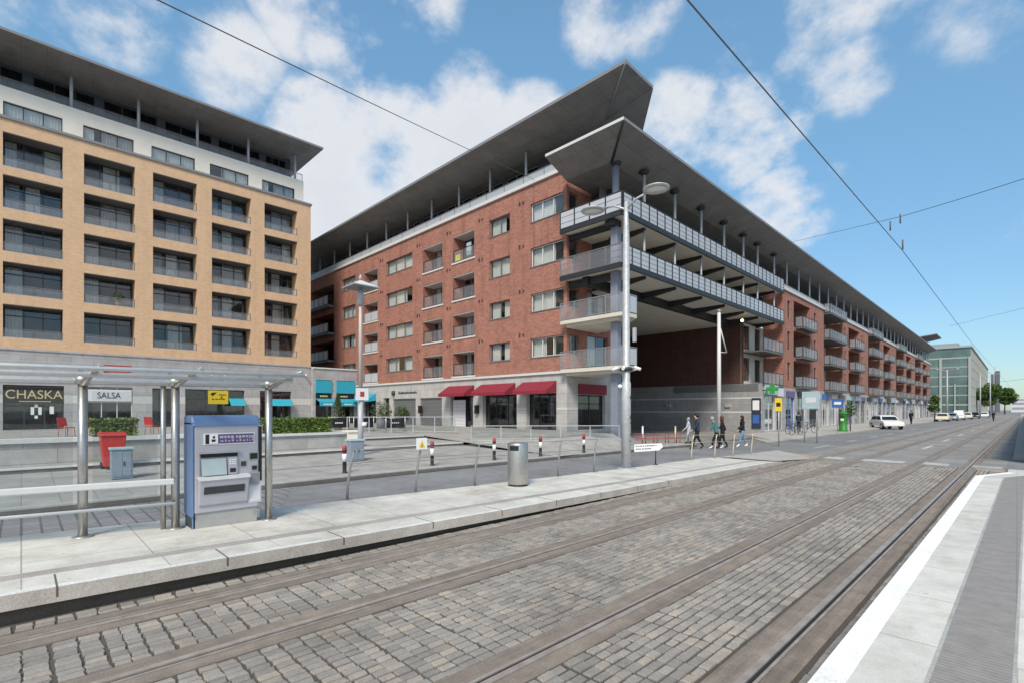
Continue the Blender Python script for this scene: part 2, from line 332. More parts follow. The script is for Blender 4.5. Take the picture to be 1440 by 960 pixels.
# ------------------------------------------------------------------ builders
ORI = {}
class MB:
    def __init__(s): s.v = []; s.f = []; s.m = []; s.mats = []; s.sm = []
    def mi(s, mat):
        if mat not in s.mats: s.mats.append(mat)
        return s.mats.index(mat)
    def face(s, pts, mat, smooth=False):
        i = len(s.v); s.v += [tuple(p) for p in pts]; s.f.append(tuple(range(i, i + len(pts)))); s.m.append(s.mi(mat)); s.sm.append(smooth)
    def hexa(s, p, mat):                 # 8 corners: bottom 4, top 4
        i = len(s.v); s.v += [tuple(q) for q in p]; k = s.mi(mat)
        for f in ((0, 3, 2, 1), (4, 5, 6, 7), (0, 1, 5, 4), (1, 2, 6, 5), (2, 3, 7, 6), (3, 0, 4, 7)):
            s.f.append(tuple(i + q for q in f)); s.m.append(k); s.sm.append(False)
        return s
    def box(s, x0, x1, y0, y1, z0, z1, mat):
        return s.hexa([(x0, y0, z0), (x1, y0, z0), (x1, y1, z0), (x0, y1, z0), (x0, y0, z1), (x1, y0, z1), (x1, y1, z1), (x0, y1, z1)], mat)
    def fbox(s, F, u0, u1, w0, w1, d0, d1, mat):
        return s.hexa([F(u0, w0, d0), F(u1, w0, d0), F(u1, w0, d1), F(u0, w0, d1), F(u0, w1, d0), F(u1, w1, d0), F(u1, w1, d1), F(u0, w1, d1)], mat)
    def tube(s, pts, r, mat, n=8, caps=True):
        pts = [Vector(p) for p in pts]; rs = r if isinstance(r, (list, tuple)) else [r] * len(pts)
        i0 = len(s.v); k = s.mi(mat)
        for j, p in enumerate(pts):
            d = (pts[min(j + 1, len(pts) - 1)] - pts[max(j - 1, 0)]).normalized()
            a = d.cross(Vector((0, 0, 1)) if abs(d.z) < .95 else Vector((1, 0, 0))).normalized(); b = d.cross(a)
            for q in range(n):
                an = 2 * math.pi * q / n; s.v.append(tuple(p + (a * math.cos(an) + b * math.sin(an)) * rs[j]))
        for j in range(len(pts) - 1):
            for q in range(n):
                s.f.append((i0 + j * n + q, i0 + j * n + (q + 1) % n, i0 + (j + 1) * n + (q + 1) % n, i0 + (j + 1) * n + q)); s.m.append(k); s.sm.append(True)
        if caps:
            s.f.append(tuple(i0 + q for q in range(n))); s.m.append(k); s.sm.append(False)
            s.f.append(tuple(i0 + (len(pts) - 1) * n + q for q in range(n))); s.m.append(k); s.sm.append(False)
        return s
    def lathe(s, c, prof, mat, n=16):     # prof: (r, z) pairs
        i0 = len(s.v); k = s.mi(mat)
        for r, z in prof:
            for q in range(n):
                an = 2 * math.pi * q / n; s.v.append((c[0] + r * math.cos(an), c[1] + r * math.sin(an), c[2] + z))
        for j in range(len(prof) - 1):
            for q in range(n):
                s.f.append((i0 + j * n + q, i0 + j * n + (q + 1) % n, i0 + (j + 1) * n + (q + 1) % n, i0 + (j + 1) * n + q)); s.m.append(k); s.sm.append(True)
        for j in (0, len(prof) - 1):
            if prof[j][0] > .001: s.f.append(tuple(i0 + j * n + q for q in range(n))); s.m.append(k); s.sm.append(False)
        return s
    def prism(s, poly, z0, z1, mat):      # plan polygon
        n = len(poly); s.face([(x, y, z1) for x, y in poly], mat); s.face([(x, y, z0) for x, y in poly][::-1], mat)
        for i in range(n):
            a, b = poly[i], poly[(i + 1) % n]; s.face([(*a, z0), (*b, z0), (*b, z1), (*a, z1)], mat)
        return s
    def build(s, name, parent=None, bevel=0, origin=None):
        o0 = Vector(ORI.get(parent.name, (0, 0, 0))) if parent else Vector(origin or (0, 0, 0))
        me = bpy.data.meshes.new(name); me.from_pydata([tuple(Vector(v) - o0) for v in s.v], [], s.f)
        for m in s.mats: me.materials.append(MATS[m])
        me.polygons.foreach_set('material_index', s.m); me.polygons.foreach_set('use_smooth', s.sm)
        bm = bmesh.new(); bm.from_mesh(me); bmesh.ops.remove_doubles(bm, verts=bm.verts, dist=1e-5)
        bmesh.ops.recalc_face_normals(bm, faces=bm.faces)
        if bevel:
            es = [e for e in bm.edges if len(e.link_faces) == 2 and e.calc_face_angle(0) > .6]
            bmesh.ops.bevel(bm, geom=es, offset=bevel, segments=2, affect='EDGES', profile=.5, clamp_overlap=True)
        bm.to_mesh(me); bm.free()
        o = bpy.data.objects.new(name, me); COL.objects.link(o)
        if parent: o.parent = parent; ORI[o.name] = ORI.get(parent.name, (0, 0, 0))
        else: o.location = o0; ORI[o.name] = tuple(o0)
        return o

def thing(name, label, cat, loc=(0, 0, 0), group=None):
    o = bpy.data.objects.new(name, None); COL.objects.link(o); o.location = loc; ORI[o.name] = tuple(loc)
    return tag(o, label, cat, group)
def tag(o, label, cat, group=None, kind=None):
    o['label'] = label; o['category'] = cat
    if group: o['group'] = group
    if kind: o['kind'] = kind
    return o
def struct(mb, name, label, cat, bevel=0):
    o = mb.build(name, bevel=bevel); return tag(o, label, cat, kind='structure')
def copy_tree(o, parent=None):
    c = o.copy(); COL.objects.link(c)
    if parent: c.parent = parent
    for ch in o.children: copy_tree(ch, c)
    return c

def FY(y0): return lambda u, w, d: (u, y0 + d, w)        # facade that faces -Y
def FX(x0): return lambda u, w, d: (x0 - d, u, w)        # facade that faces +X

def facade(mb, F, u0, u1, w0, w1, holes, mat, thick=.3):
    """wall sheet with openings; hole = (u0,u1,w0,w1, reveal depth, reveal mat, room depth, room mat)"""
    us = sorted({u0, u1, *[min(max(h[i], u0), u1) for h in holes for i in (0, 1)]}); ws = sorted({w0, w1, *[h[i] for h in holes for i in (2, 3)]})
    for a, b in zip(us, us[1:]):
        for c, d in zip(ws, ws[1:]):
            m, n = (a + b) / 2, (c + d) / 2
            if any(h[0] < m < h[1] and h[2] < n < h[3] for h in holes) or n < w0 or n > w1: continue
            mb.face([F(a, c, 0), F(b, c, 0), F(b, d, 0), F(a, d, 0)], mat)
    for h in holes:
        a, b, c, d, dep, rm, rd, room = h
        ring = [(a, c), (b, c), (b, d), (a, d)]
        for (p, q) in zip(ring, ring[1:] + ring[:1]):
            mb.face([F(*p, 0), F(*q, 0), F(*q, dep), F(*p, dep)], rm)
            mb.face([F(*p, dep), F(*q, dep), F(*q, dep + rd), F(*p, dep + rd)], room)
        mb.face([F(*p, dep + rd) for p in ring], room)

def window(F, u0, u1, w0, w1, d, parent, nv=2, transom=None, frame='dark_frame', glass='window_glass', curtain=None, name='window', fw=.055, seed=0):
    """frame + mullions (part) with its pane and curtains (sub-parts), at depth d in the facade"""
    m = MB(); e = .006
    m.fbox(F, u0 + e, u1 - e, w0 + e, w0 + fw, d, d + .07, frame); m.fbox(F, u0 + e, u1 - e, w1 - fw, w1 - e, d, d + .07, frame)
    m.fbox(F, u0 + e, u0 + fw, w0 + fw, w1 - fw, d, d + .07, frame); m.fbox(F, u1 - fw, u1 - e, w0 + fw, w1 - fw, d, d + .07, frame)
    for i in range(1, nv):
        uc = u0 + (u1 - u0) * i / nv; m.fbox(F, uc - fw / 2, uc + fw / 2, w0 + fw, w1 - fw, d + .003, d + .067, frame)
    if transom: m.fbox(F, u0 + fw, u1 - fw, transom - fw / 2, transom + fw / 2, d + .006, d + .06, frame)
    o = m.build(name, parent)
    g = MB(); g.fbox(F, u0 + fw * .6, u1 - fw * .6, w0 + fw * .6, w1 - fw * .6, d + .03, d + .042, glass); g.build('pane', o)
    if curtain:
        c = MB(); rr = random.Random(seed)
        spans = curtain if isinstance(curtain, list) else None
        for (f0, f1, cm) in spans:
            a, b = u0 + .05 + (u1 - u0 - .1) * f0, u0 + .05 + (u1 - u0 - .1) * f1; n = max(3, int(abs(b - a) / .08)); pv = None
            for i in range(n + 1):
                u = a + (b - a) * i / n; dd = d + .16 + (.03 if i % 2 else 0) + rr.uniform(0, .015)
                if pv: c.face([F(pv[0], w0 + .03, pv[1]), F(u, w0 + .03, dd), F(u, w1 - .03, dd), F(pv[0], w1 - .03, pv[1])], cm)
                pv = (u, dd)
        c.build('curtain', o)
    return o
def rand_curtain(rr):
    k = rr.random(); cm = rr.choice(['curtain_white', 'curtain_white', 'curtain_white', 'curtain_white', 'curtain_grey', 'curtain_beige'])
    if k < .14: return None
    if k < .5: return [(0, rr.uniform(.2, .4), cm), (rr.uniform(.6, .8), 1, cm)]
    if k < .8: a = rr.uniform(0, .35); return [(a, a + rr.uniform(.35, .6), cm)]
    return [(0, 1, cm)]

def railing_run(p0, p1, z0, h, parent, step=1.1, panel='frosted_panel', frame='dark_steel', gap=.08, name='railing', post_r=.022, inner=None):
    """balcony railing: posts, top rail (part) and infill panels (sub-part) from plan point p0 to p1"""
    a, b = Vector((*p0, 0)), Vector((*p1, 0)); Ln = (b - a).length; d = (b - a) / Ln; nrm = Vector((-d.y, d.x, 0)); n = max(1, round(Ln / step))
    m = MB(); g = MB()
    def bx(mb, s0, s1, t0, t1, za, zb, mat):
        q = [a + d * s0 + nrm * t0, a + d * s1 + nrm * t0, a + d * s1 + nrm * t1, a + d * s0 + nrm * t1]
        mb.hexa([(v.x, v.y, za) for v in q] + [(v.x, v.y, zb) for v in q], mat)
    for i in range(n + 1):
        s = Ln * i / n; s0 = min(max(s - post_r, 0), Ln - 2 * post_r); bx(m, s0, s0 + 2 * post_r, -post_r, post_r, z0, z0 + h - .04, frame)
    bx(m, 0, Ln, -.03, .03, z0 + h - .04, z0 + h, frame)
    bx(m, .002, Ln - .002, -.018, .018, z0 + gap - .03, z0 + gap, frame)
    for i in range(n):
        s0, s1 = Ln * i / n + post_r + .015, Ln * (i + 1) / n - post_r - .015
        bx(g, s0, s1, -.008, .008, z0 + gap, z0 + h - .07, panel)
        if inner:
            for k in range(1, inner): sc_ = z0 + h * k / inner; bx(m, s0, s1, -.011, .011, sc_ - .012, sc_ + .012, frame)
    o = m.build(name, parent); g.build('panel', o); return o

def text(body, size, loc, rot, mat, parent, name='lettering', ext=.01, align='CENTER', sx_=1.0):
    cu = bpy.data.curves.new(name, 'FONT'); cu.body = body; cu.size = size; cu.extrude = ext; cu.align_x = align; cu.align_y = 'CENTER'
    o = bpy.data.objects.new(name, cu); COL.objects.link(o); cu.materials.append(MATS[mat])
    bpy.context.view_layer.update(); dg = bpy.context.evaluated_depsgraph_get(); me = bpy.data.meshes.new_from_object(o.evaluated_get(dg)); bpy.data.objects.remove(o)
    o = bpy.data.objects.new(name, me); COL.objects.link(o)
    o.parent = parent; o.location = Vector(loc) - Vector(ORI.get(parent.name, (0, 0, 0))); o.rotation_euler = rot; o.scale = (sx_, 1, 1); return o

def leaves(mb, ells, n, size, mat, rr):
    """small leaf quads through ellipsoids (cx,cy,cz,rx,ry,rz)"""
    vol = [e[3] * e[4] * e[5] for e in ells]; tot = sum(vol)
    for e, v in zip(ells, vol):
        for _ in range(int(n * v / tot)):
            while True:
                p = Vector((rr.uniform(-1, 1), rr.uniform(-1, 1), rr.uniform(-1, 1)))
                if p.length < 1 and p.length > rr.random() * .8: break
            c = Vector((e[0] + p.x * e[3], e[1] + p.y * e[4], e[2] + p.z * e[5])); leaf(mb, c, size * rr.uniform(.6, 1.3), mat, rr)
def leaf(mb, c, s, mat, rr):
    a = Vector((rr.gauss(0, 1), rr.gauss(0, 1), rr.gauss(0, .6))).normalized(); b = a.cross(Vector((rr.gauss(0, 1), rr.gauss(0, 1), rr.gauss(0, 1)))).normalized()
    mb.face([c - a * s, c + b * s * .45, c + a * s, c - b * s * .45], mat)

# ================================================================== GROUND
SL = .012                                  # the tracks run a hair to the right of the street front
def tx(x, y): return x + SL * y
m = MB(); m.box(-900, 900, -400, 1600, -1.0, -.03, 'far_ground'); struct(m, 'ground', 'flat grey city ground spreading out to the horizon', 'ground')
m = MB(); m.face([(-14.5, -40, 0), (12, -40, 0), (12, 520, 0), (-11, 520, 0), (-11, 30, 0), (-14.5, 30, 0)], 'asphalt'); struct(m, 'road', 'grey asphalt street beside and beyond the tram stop', 'road')
Y0, Y1 = -14, 23.4
m = MB(); m.face([(tx(-6.9, Y0), Y0, .004), (tx(-.9, Y0), Y0, .004), (tx(-.9, Y1), Y1, .004), (tx(-6.9, Y1), Y1, .004)], 'joint_dirt')
RX = [-1.46, -2.83, -4.77, -6.14]          # rail centre lines at Y=0
for x in RX:                               # concrete haunch either side of every rail
    for a, b in ((-.24, -.065), (.065, .225)):
        m.hexa([(tx(x + a, Y0), Y0, .005), (tx(x + b, Y0), Y0, .005), (tx(x + b, Y1), Y1, .005), (tx(x + a, Y1), Y1, .005),
                (tx(x + a, Y0), Y0, .016), (tx(x + b, Y0), Y0, .016), (tx(x + b, Y1), Y1, .016), (tx(x + a, Y1), Y1, .016)], 'track_concrete')
struct(m, 'tram_track_bed', 'brown concrete strips and dark joints the tram rails sit in', 'track bed')
# cobbles
m = MB(); rr = random.Random(3)
bands = [(-1.20, -.93), (-2.60, -1.73), (-4.53, -3.07), (-5.90, -5.02), (-6.62, -6.42)]
for (xa, xb) in bands:
    n = max(1, round((xb - xa) / .093)); w = (xb - xa) / n; y = -6.0; row = 0
    while y < 23.2:
        h = rr.uniform(.135, .175); row += 1
        off = rr.uniform(-.01, .01)
        for i in range(n):
            if y > 18 and rr.random() < .05: continue
            g = .0085; x0, x1 = xa + i * w + g + rr.uniform(-.004, .004), xa + (i + 1) * w - g + rr.uniform(-.004, .004)
            y0, y1 = y + g + rr.uniform(-.006, .006) + off, y + h - g + rr.uniform(-.006, .006) + off
            z = .019 + rr.uniform(-.004, .004); b = .008; tl = rr.uniform(-.003, .003); sk = rr.uniform(-.008, .008)
            base = [(tx(x0, y0), y0 + sk), (tx(x1, y0), y0 - sk), (tx(x1, y1), y1 - sk), (tx(x0, y1), y1 + sk)]
            top = [(tx(x0 + b, y0), y0 + b + sk, z - tl), (tx(x1 - b, y0), y0 + b - sk, z + tl), (tx(x1 - b, y1), y1 - b - sk, z + tl), (tx(x0 + b, y1), y1 - b + sk, z - tl)]
            i0 = len(m.v); m.v += [(px_, py_, -.002) for px_, py_ in base] + [(px_ * .6 + t_[0] * .4, py_ * .6 + t_[1] * .4, z - .005) for (px_, py_), t_ in zip(base, top)] + top
            k = m.mi('sett_stone')
            for lv in (0, 4):
                for q in range(4): m.f.append((i0 + lv + q, i0 + lv + (q + 1) % 4, i0 + lv + 4 + (q + 1) % 4, i0 + lv + 4 + q)); m.m.append(k); m.sm.append(False)
            m.f.append((i0 + 8, i0 + 9, i0 + 10, i0 + 11)); m.m.append(k); m.sm.append(False)
        y += h
o = m.build('cobblestones'); tag(o, 'worn grey granite setts laid in rows between the tram rails', 'cobbles', kind='stuff')
# rails
desc = ['tram rail running nearest the right-hand white platform edge', 'second tram rail from the right-hand platform, inner rail of that track', 'inner rail of the track beside the ticket machine platform', 'tram rail running closest to the ticket machine platform']
for x, dsc in zip(RX, desc):
    m = MB()
    ys = [-14, 0, 24, 60, 140, 320]
    for a, b, z, mt in ((-.062, -.004, .024, 'rail_steel'), (-.004, .034, .009, 'rubber'), (.034, .060, .021, 'rail_steel')):
        if x in (RX[1], RX[3]): a, b = -b, -a
        for y0, y1 in zip(ys, ys[1:]):
            m.hexa([(tx(x + a, y0), y0, .0045), (tx(x + b, y0), y0, .0045), (tx(x + b, y1), y1, .0045), (tx(x + a, y1), y1, .0045),
                    (tx(x + a, y0), y0, z), (tx(x + b, y0), y0, z), (tx(x + b, y1), y1, z), (tx(x + a, y1), y1, z)], mt)
    o = m.build('tram_rail'); tag(o, dsc, 'tram rail', 'tram rails let into the cobbles')
# track strips further on, crossing bands, markings
m = MB()
for x in RX:
    for a, b in ((-.22, -.07), (.07, .22)):
        m.face([(tx(x + a, 23.5), 23.5, .005), (tx(x + b, 23.5), 23.5, .005), (tx(x + b, 320), 320, .005), (tx(x + a, 320), 320, .005)], 'track_concrete')
m.face([(-6.9, 23.5, .002), (-.3, 23.5, .002), (3.2, 320, .002), (-3.2, 320, .002)], 'asphalt_old')
struct(m, 'track_strip', 'worn strips beside the tram rails down the street', 'track bed')
m = MB()
for a, b in ((-5.75, -5.05), (-4.45, -3.05), (-2.5, -1.75), (-1.2, -.35)): m.face([(a, 24.0, .0065), (b, 23.8, .0065), (b, 24.8, .0065), (a, 25.0, .0065)], 'road_marking')
for y in (33, 42, 52, 64, 78): m.face([(tx(-3.9, y), y, .0065), (tx(-3.72, y), y, .0065), (tx(-3.72, y + 4), y + 4, .0065), (tx(-3.9, y + 4), y + 4, .0065)], 'road_marking')
for y in (30, 37, 44, 51, 58, 65): m.face([(-7.6, y, .0065), (-7.48, y, .0065), (-7.48, y + 3, .0065), (-7.6, y + 3, .0065)], 'road_marking')
struct(m, 'road_markings', 'worn pale band across the tracks and faded street lines', 'road markings')
m = MB(); m.face([(-8.6, 20.6, .10), (-6.45, 20.4, .09), (-5.9, 23.4, .012), (-8.4, 27.0, .012)], 'paving_pale')
m.face([(-8.3, 25.5, .0125), (-5.9, 22.8, .0125), (-5.8, 24.2, .0125), (-8.2, 26.6, .0125)], 'tactile_brown')
m.face([(-1.0, 22.9, .0068), (-.28, 22.6, .0068), (-.28, 23.7, .0068), (-1.0, 23.75, .0068)], 'tactile_brown')
struct(m, 'crossing_apron', 'pale paved crossing apron with brown patches at the platform end', 'crossing')

# left platform (ramps down towards its far end)
ZP = [(-14, .33), (-2, .325), (0, .315), (1.5, .29), (3.4, .26), (6.5, .225), (10.8, .182), (15, .14), (19.4, .10), (21.0, .04)]
def zplat(y):
    for (a, za), (b, zb) in zip(ZP, ZP[1:]):
        if y <= b: return za + (zb - za) * (y - a) / (b - a)
    return ZP[-1][1]
def xback(y): return -9.62 + .055 * max(0, y) if y < 14 else -8.85
def strip(mb, xa, xb, mat, dz=0):
    ys = [p[0] for p in ZP]
    for y0, y1 in zip(ys, ys[1:]):
        mb.face([(xa(y0), y0, zplat(y0) + dz), (xb(y0), y0, zplat(y0) + dz), (xb(y1), y1, zplat(y1) + dz), (xa(y1), y1, zplat(y1) + dz)], mat)
m = MB(); E = lambda y: tx(-6.62, y)
strip(m, xback, lambda y: E(y) - .78, 'platform_slab'); strip(m, lambda y: E(y) - .78, lambda y: E(y) - .56, 'band_grey')
strip(m, lambda y: E(y) - .56, lambda y: E(y) - .10, 'platform_slab_right'); strip(m, lambda y: E(y) - .10, E, 'platform_edge')
ys = [p[0] for p in ZP]
for y0, y1 in zip(ys, ys[1:]):
    f = lambda y, k: max(zplat(y) - k, .003)
    m.face([(E(y0), y0, zplat(y0)), (E(y1), y1, zplat(y1)), (E(y1), y1, f(y1, .15)), (E(y0), y0, f(y0, .15))], 'edge_face')
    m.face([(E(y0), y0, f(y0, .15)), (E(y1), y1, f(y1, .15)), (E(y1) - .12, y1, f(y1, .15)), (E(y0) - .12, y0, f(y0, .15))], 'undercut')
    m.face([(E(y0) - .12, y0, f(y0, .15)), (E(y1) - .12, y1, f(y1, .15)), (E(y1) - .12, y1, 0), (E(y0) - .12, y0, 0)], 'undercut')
    m.face([(xback(y0), y0, zplat(y0)), (xback(y1), y1, zplat(y1)), (xback(y1), y1, 0), (xback(y0), y0, 0)], 'kerb_stone')
m.face([(xback(21), 21, .04), (E(21), 21, .04), (E(21), 21, 0), (xback(21), 21, 0)], 'kerb_stone')
for y in [-2.6, -1.1, .25, 1.75, 3.2, 4.7, 6.2, 7.7, 9.2, 10.7, 12.2]:      # joints of the edge stones
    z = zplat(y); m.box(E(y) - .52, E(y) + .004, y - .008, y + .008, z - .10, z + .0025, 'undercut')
struct(m, 'platform', 'left tram platform of pale slabs with a grey band and light stone edge', 'platform')
# right platform under the camera
m = MB(); EY = [-14, 18.0]
def rstrip(a, b, mat, y1=18.0):
    m.face([(tx(a, -14), -14, .3), (tx(b, -14), -14, .3), (tx(b, y1), y1, .3), (tx(a, y1), y1, .3)], mat)
rstrip(-.985, -.815, 'edge_white'); rstrip(-.815, -.47, 'platform_slab_right'); rstrip(-.47, -.445, 'kerb_stone'); rstrip(-.445, -.075, 'tactile_grey'); rstrip(-.075, -.055, 'kerb_stone'); rstrip(-.055, 5, 'platform_slab_right')
e18 = tx(-.985, 18); P = [(e18, 18.0), (-.20, 21.6), (5.2, 21.6), (5.2, 18.0)]
m.face([(e18, 18, .3), (tx(-.815, 18), 18, .3), (.0, 21.6, .12), (-.20, 21.6, .12)], 'edge_white')
m.face([(tx(-.815, 18), 18, .3), (tx(-.445, 18), 18, .3), (.45, 21.6, .12), (.0, 21.6, .12)], 'platform_slab_right')
m.face([(tx(-.445, 18), 18, .3), (tx(-.055, 18), 18, .3), (.75, 21.6, .12), (.45, 21.6, .12)], 'tactile_grey')
m.face([(tx(-.055, 18), 18, .3), (5.2, 18, .3), (5.2, 21.6, .12), (.75, 21.6, .12)], 'platform_slab_right')
m.face([(-.20, 21.6, .12), (5.2, 21.6, .12), (5.2, 24, .01), (-.2, 24, .01)], 'platform_slab_right')
m.face([(tx(-.985, -14), -14, .3), (e18, 18, .3), (e18, 18, 0), (tx(-.985, -14), -14, 0)], 'edge_face')
m.face([(e18, 18, .3), (-.2, 21.6, .12), (-.2, 21.6, 0), (e18, 18, 0)], 'edge_face'); m.face([(-.2, 21.6, .12), (-.2, 24, .01), (-.2, 24, 0), (-.2, 21.6, 0)], 'edge_face')
m.box(.3, 2.2, 14.7, 14.82, .3, .303, 'grey_frame')
struct(m, 'platform', 'right tram platform with bright white edge and dark ribbed band', 'platform')
m = MB(); m.hexa([(-.10, 29, 0), (.32, 29, 0), (2.2, 300, 0), (1.2, 300, 0), (-.10, 29, .13), (.32, 29, .13), (2.2, 300, .13), (1.2, 300, .13)], 'paving_pale')
struct(m, 'pavement', 'narrow pale pavement strip running far along the right of the street', 'pavement')
m = MB(); m.hexa([(.34, 27, 0), (.62, 27, 0), (2.6, 200, 0), (2.25, 200, 0), (.34, 27, 1.95), (.62, 27, 1.95), (2.6, 200, 1.95), (2.25, 200, 1.95)], 'granite_wall'); m.hexa([(.30, 26.95, 1.95), (.66, 26.95, 1.95), (2.64, 200, 1.95), (2.21, 200, 1.95), (.30, 26.95, 2.07), (.66, 26.95, 2.07), (2.64, 200, 2.07), (2.21, 200, 2.07)], 'coping_stone')
tag(m.build('boundary_wall'), 'long grey stone wall along the right edge of the street', 'wall')

# plaza in front of the orange block: footway, two long shallow steps, terrace
m = MB(); KX = lambda y: -13.62 + (.045 * max(0, y - 10))
prof = [(-13.8, .12), (-16.15, .17), (-16.32, .165), (-19.6, .25), (-19.601, .40), (-23.0, .47), (-23.001, .62), (-27, .70), (-47, .72)]
for (xa, za), (xb, zb) in zip(prof, prof[1:]):
    riser = abs(xa - xb) < .01; chan = xa == -16.15
    m.face([(xa, -40, za), (xb, -40, zb), (xb, 15.9, zb), (xa, 15.9, za)], 'undercut' if chan else 'riser_shade' if riser else 'plaza_slab')  # risers get a darker colour that paints their shade
    if not riser and za > .3 and xa > -24: m.box(xa - .3, xa + .03, -39.9, 15.85, za - .045, za + .003, 'coping_stone')
def zb(x, y):
    lin = .12 + (.72 - .12) * min(1, max(0, (-13.8 - x) / 12))
    q = min(1, max(0, (y - 15.9) / 5.5)); q = q * q * (3 - 2 * q); e = min(1, max(0, (-14.2 - x) / 1.2))
    return max(lin, .12 + .62 * q * e)
gx = [-47, -40, -32, -27, -25, -23, -21.5, -20, -19, -18, -17, -16, -15.4, -14.8, -14.3, -13.8, -13.3]; gy = [15.9 + .7 * i for i in range(11)]
for x0, x1 in zip(gx, gx[1:]):
    for y0, y1 in zip(gy, gy[1:]):
        m.face([(x0, y0, zb(x0, y0)), (x1, y0, zb(x1, y0)), (x1, y1, zb(x1, y1)), (x0, y1, zb(x0, y1))], 'plaza_slab', True)
# return faces where the steps stop
for (xa, za), (xb, zb_) in zip(prof, prof[1:]):
    if za > .3: m.face([(xa, 15.9, za), (xb, 15.9, zb_), (xb, 15.9, 0), (xa, 15.9, 0)], 'granite_wall')
struct(m, 'plaza', 'pale paved square with long shallow steps in front of the buildings', 'plaza')
m = MB()
pts = [(KX(y), y) for y in (-40, 0, 5, 10, 15, 20, 25)] + [(-12.6, 27.0)]
for (xa, ya), (xb, yb) in zip(pts, pts[1:]):
    m.hexa([(xa - .32, ya, 0), (xa, ya, 0), (xb, yb, 0), (xb - .32, yb, 0), (xa - .32, ya, .124), (xa - .02, ya, .124), (xb - .02, yb, .124), (xb - .32, yb, .124)], 'kerb_stone')
for (xa, ya), (xb, yb) in zip(pts, pts[1:]): m.face([(xa + .001, ya, .008), (xa + .17, ya, .008), (xb + .17, yb, .008), (xb + .001, yb, .008)], 'gutter_shade'); m.face([(xa + .002, ya, .0), (xb + .002, yb, .0), (xb - .012, yb, .09), (xa - .012, ya, .09)], 'riser_shade')  # dark strip and dark face paint the shadow line of the kerb
struct(m, 'kerb', 'grey granite kerb between the side road and the square', 'kerb')
m = MB(); m.hexa([(-60, 22.0, 0), (-13.2, 22, 0), (-13.2, 27.5, 0), (-60, 27.5, 0), (-60, 22, .11), (-13.2, 22, .11), (-13.2, 27.5, .11), (-60, 27.5, .11)], 'plaza_slab')
m.hexa([(-60, 27.5, 0), (-13.2, 27.5, 0), (-13.2, 49, 0), (-60, 49, 0), (-60, 27.5, .35), (-13.2, 27.5, .06), (-13.2, 49, .13), (-60, 49, .6)], 'asphalt_old')
struct(m, 'passage_paving', 'paving under and before the covered passage', 'paving')
m = MB(); m.hexa([(-15, 40, 0), (-10.9, 33, 0), (-10.0, 60, 0), (-15, 60, 0), (-15, 40, .13), (-10.9, 34, .10), (-10.0, 60, .13), (-15, 60, .13)], 'paving_pale'); m.hexa([(-15, 60, 0), (-10.0, 60, 0), (-9.4, 160, 0), (-15, 160, 0), (-15, 60, .13), (-10.0, 60, .13), (-9.4, 160, .13), (-15, 160, .13)], 'paving_pale')
struct(m, 'pavement', 'pale pavement in front of the brick street shops', 'pavement')
m = MB(); m.face([(-9.65, -14, .004), (-13.6, -14, .004), (-13.6, 5.2, .004), (-9.4, 3.2, .004)], 'sett_paving'); struct(m, 'sett_road', 'dark sett paved lane behind the shelter', 'lane')

# ================================================================== ORANGE BRICK BLOCK (left)
B = thing('apartment_building', 'orange brick apartment block with deep square openings and grey stone shopfronts', 'building', (-45, 5, 0))
F = FX(-45); rr = random.Random(11)
bays = [(-9.1, -5.9), (-4.85, -1.95), (-.83, 2.0), (3.07, 5.89), (6.96, 9.78), (10.81, 13.69), (14.76, 17.51)]
rows = [(6.60, 8.70), (9.35, 11.40), (12.05, 14.10), (14.80, 16.90), (17.45, 19.60)]
holes = [(a, b, c, d, 1.25, 'orange_brick', .9, 'room') for a, b in bays for c, d in rows]
m = MB(); facade(m, F, -12, 18.71, 5.95, 20.45, holes, 'orange_brick')
m.face([(-45, 18.71, 5.95), (-60, 18.71, 5.95), (-60, 18.71, 20.45), (-45, 18.71, 20.45)], 'orange_brick')
m.face([(-45, -12, 20.45), (-45, 18.71, 20.45), (-60, 18.71, 20.45), (-60, -12, 20.45)], 'zinc')
m.build('wall', B)
for a, b in bays:                           # soffit and floor linings of the recessed balconies
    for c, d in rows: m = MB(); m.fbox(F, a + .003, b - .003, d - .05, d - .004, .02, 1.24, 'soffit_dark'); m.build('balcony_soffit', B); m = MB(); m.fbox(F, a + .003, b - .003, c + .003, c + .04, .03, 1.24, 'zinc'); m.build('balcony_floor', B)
m = MB(); m.fbox(F, -12, 18.80, 20.45, 20.62, -.10, .5, 'fascia_grey'); m.fbox(F, -12, 18.78, 5.83, 5.95, -.06, .3, 'grey_stone'); m.build('cornice', B)
for a, b in bays:
    for j, (c, d) in enumerate(rows):
        sp = a + .62 * (b - a) / 2.85
        w = window(F, a + .03, b - .03, c + .05, d - .06, 1.18, B, nv=3, transom=d - .55, frame='dark_frame', glass='mirror_glass', curtain=rr.choice([[(0, .25, 'curtain_grey'), (.36, .62, 'curtain_white')], [(0, .2, 'curtain_white'), (.7, 1, 'curtain_white')], [(.36, 1, 'curtain_grey')], None, [(0, .3, 'curtain_white')], [(.4, .75, 'curtain_white')]]), seed=rr.random(), name='window')
        railing_run((-45.06, a + .01), (-45.06, b - .01), c, .62 if j else .58, B, step=1.5, panel='frosted_thin', frame='grey_frame', gap=.06)
m = MB(); m.lathe((-45.5, 5.0, 9.40), [(.16, 0), (.2, .3), (.19, .34), (.0, .34)], 'terracotta', 10); po = m.build('plant_pot', B)
m = MB(); leaves(m, [(-45.45, 5.0, 10.05, .33, .38, .36)], 260, .08, 'shrub_leaf', random.Random(4)); m.build('foliage', po)
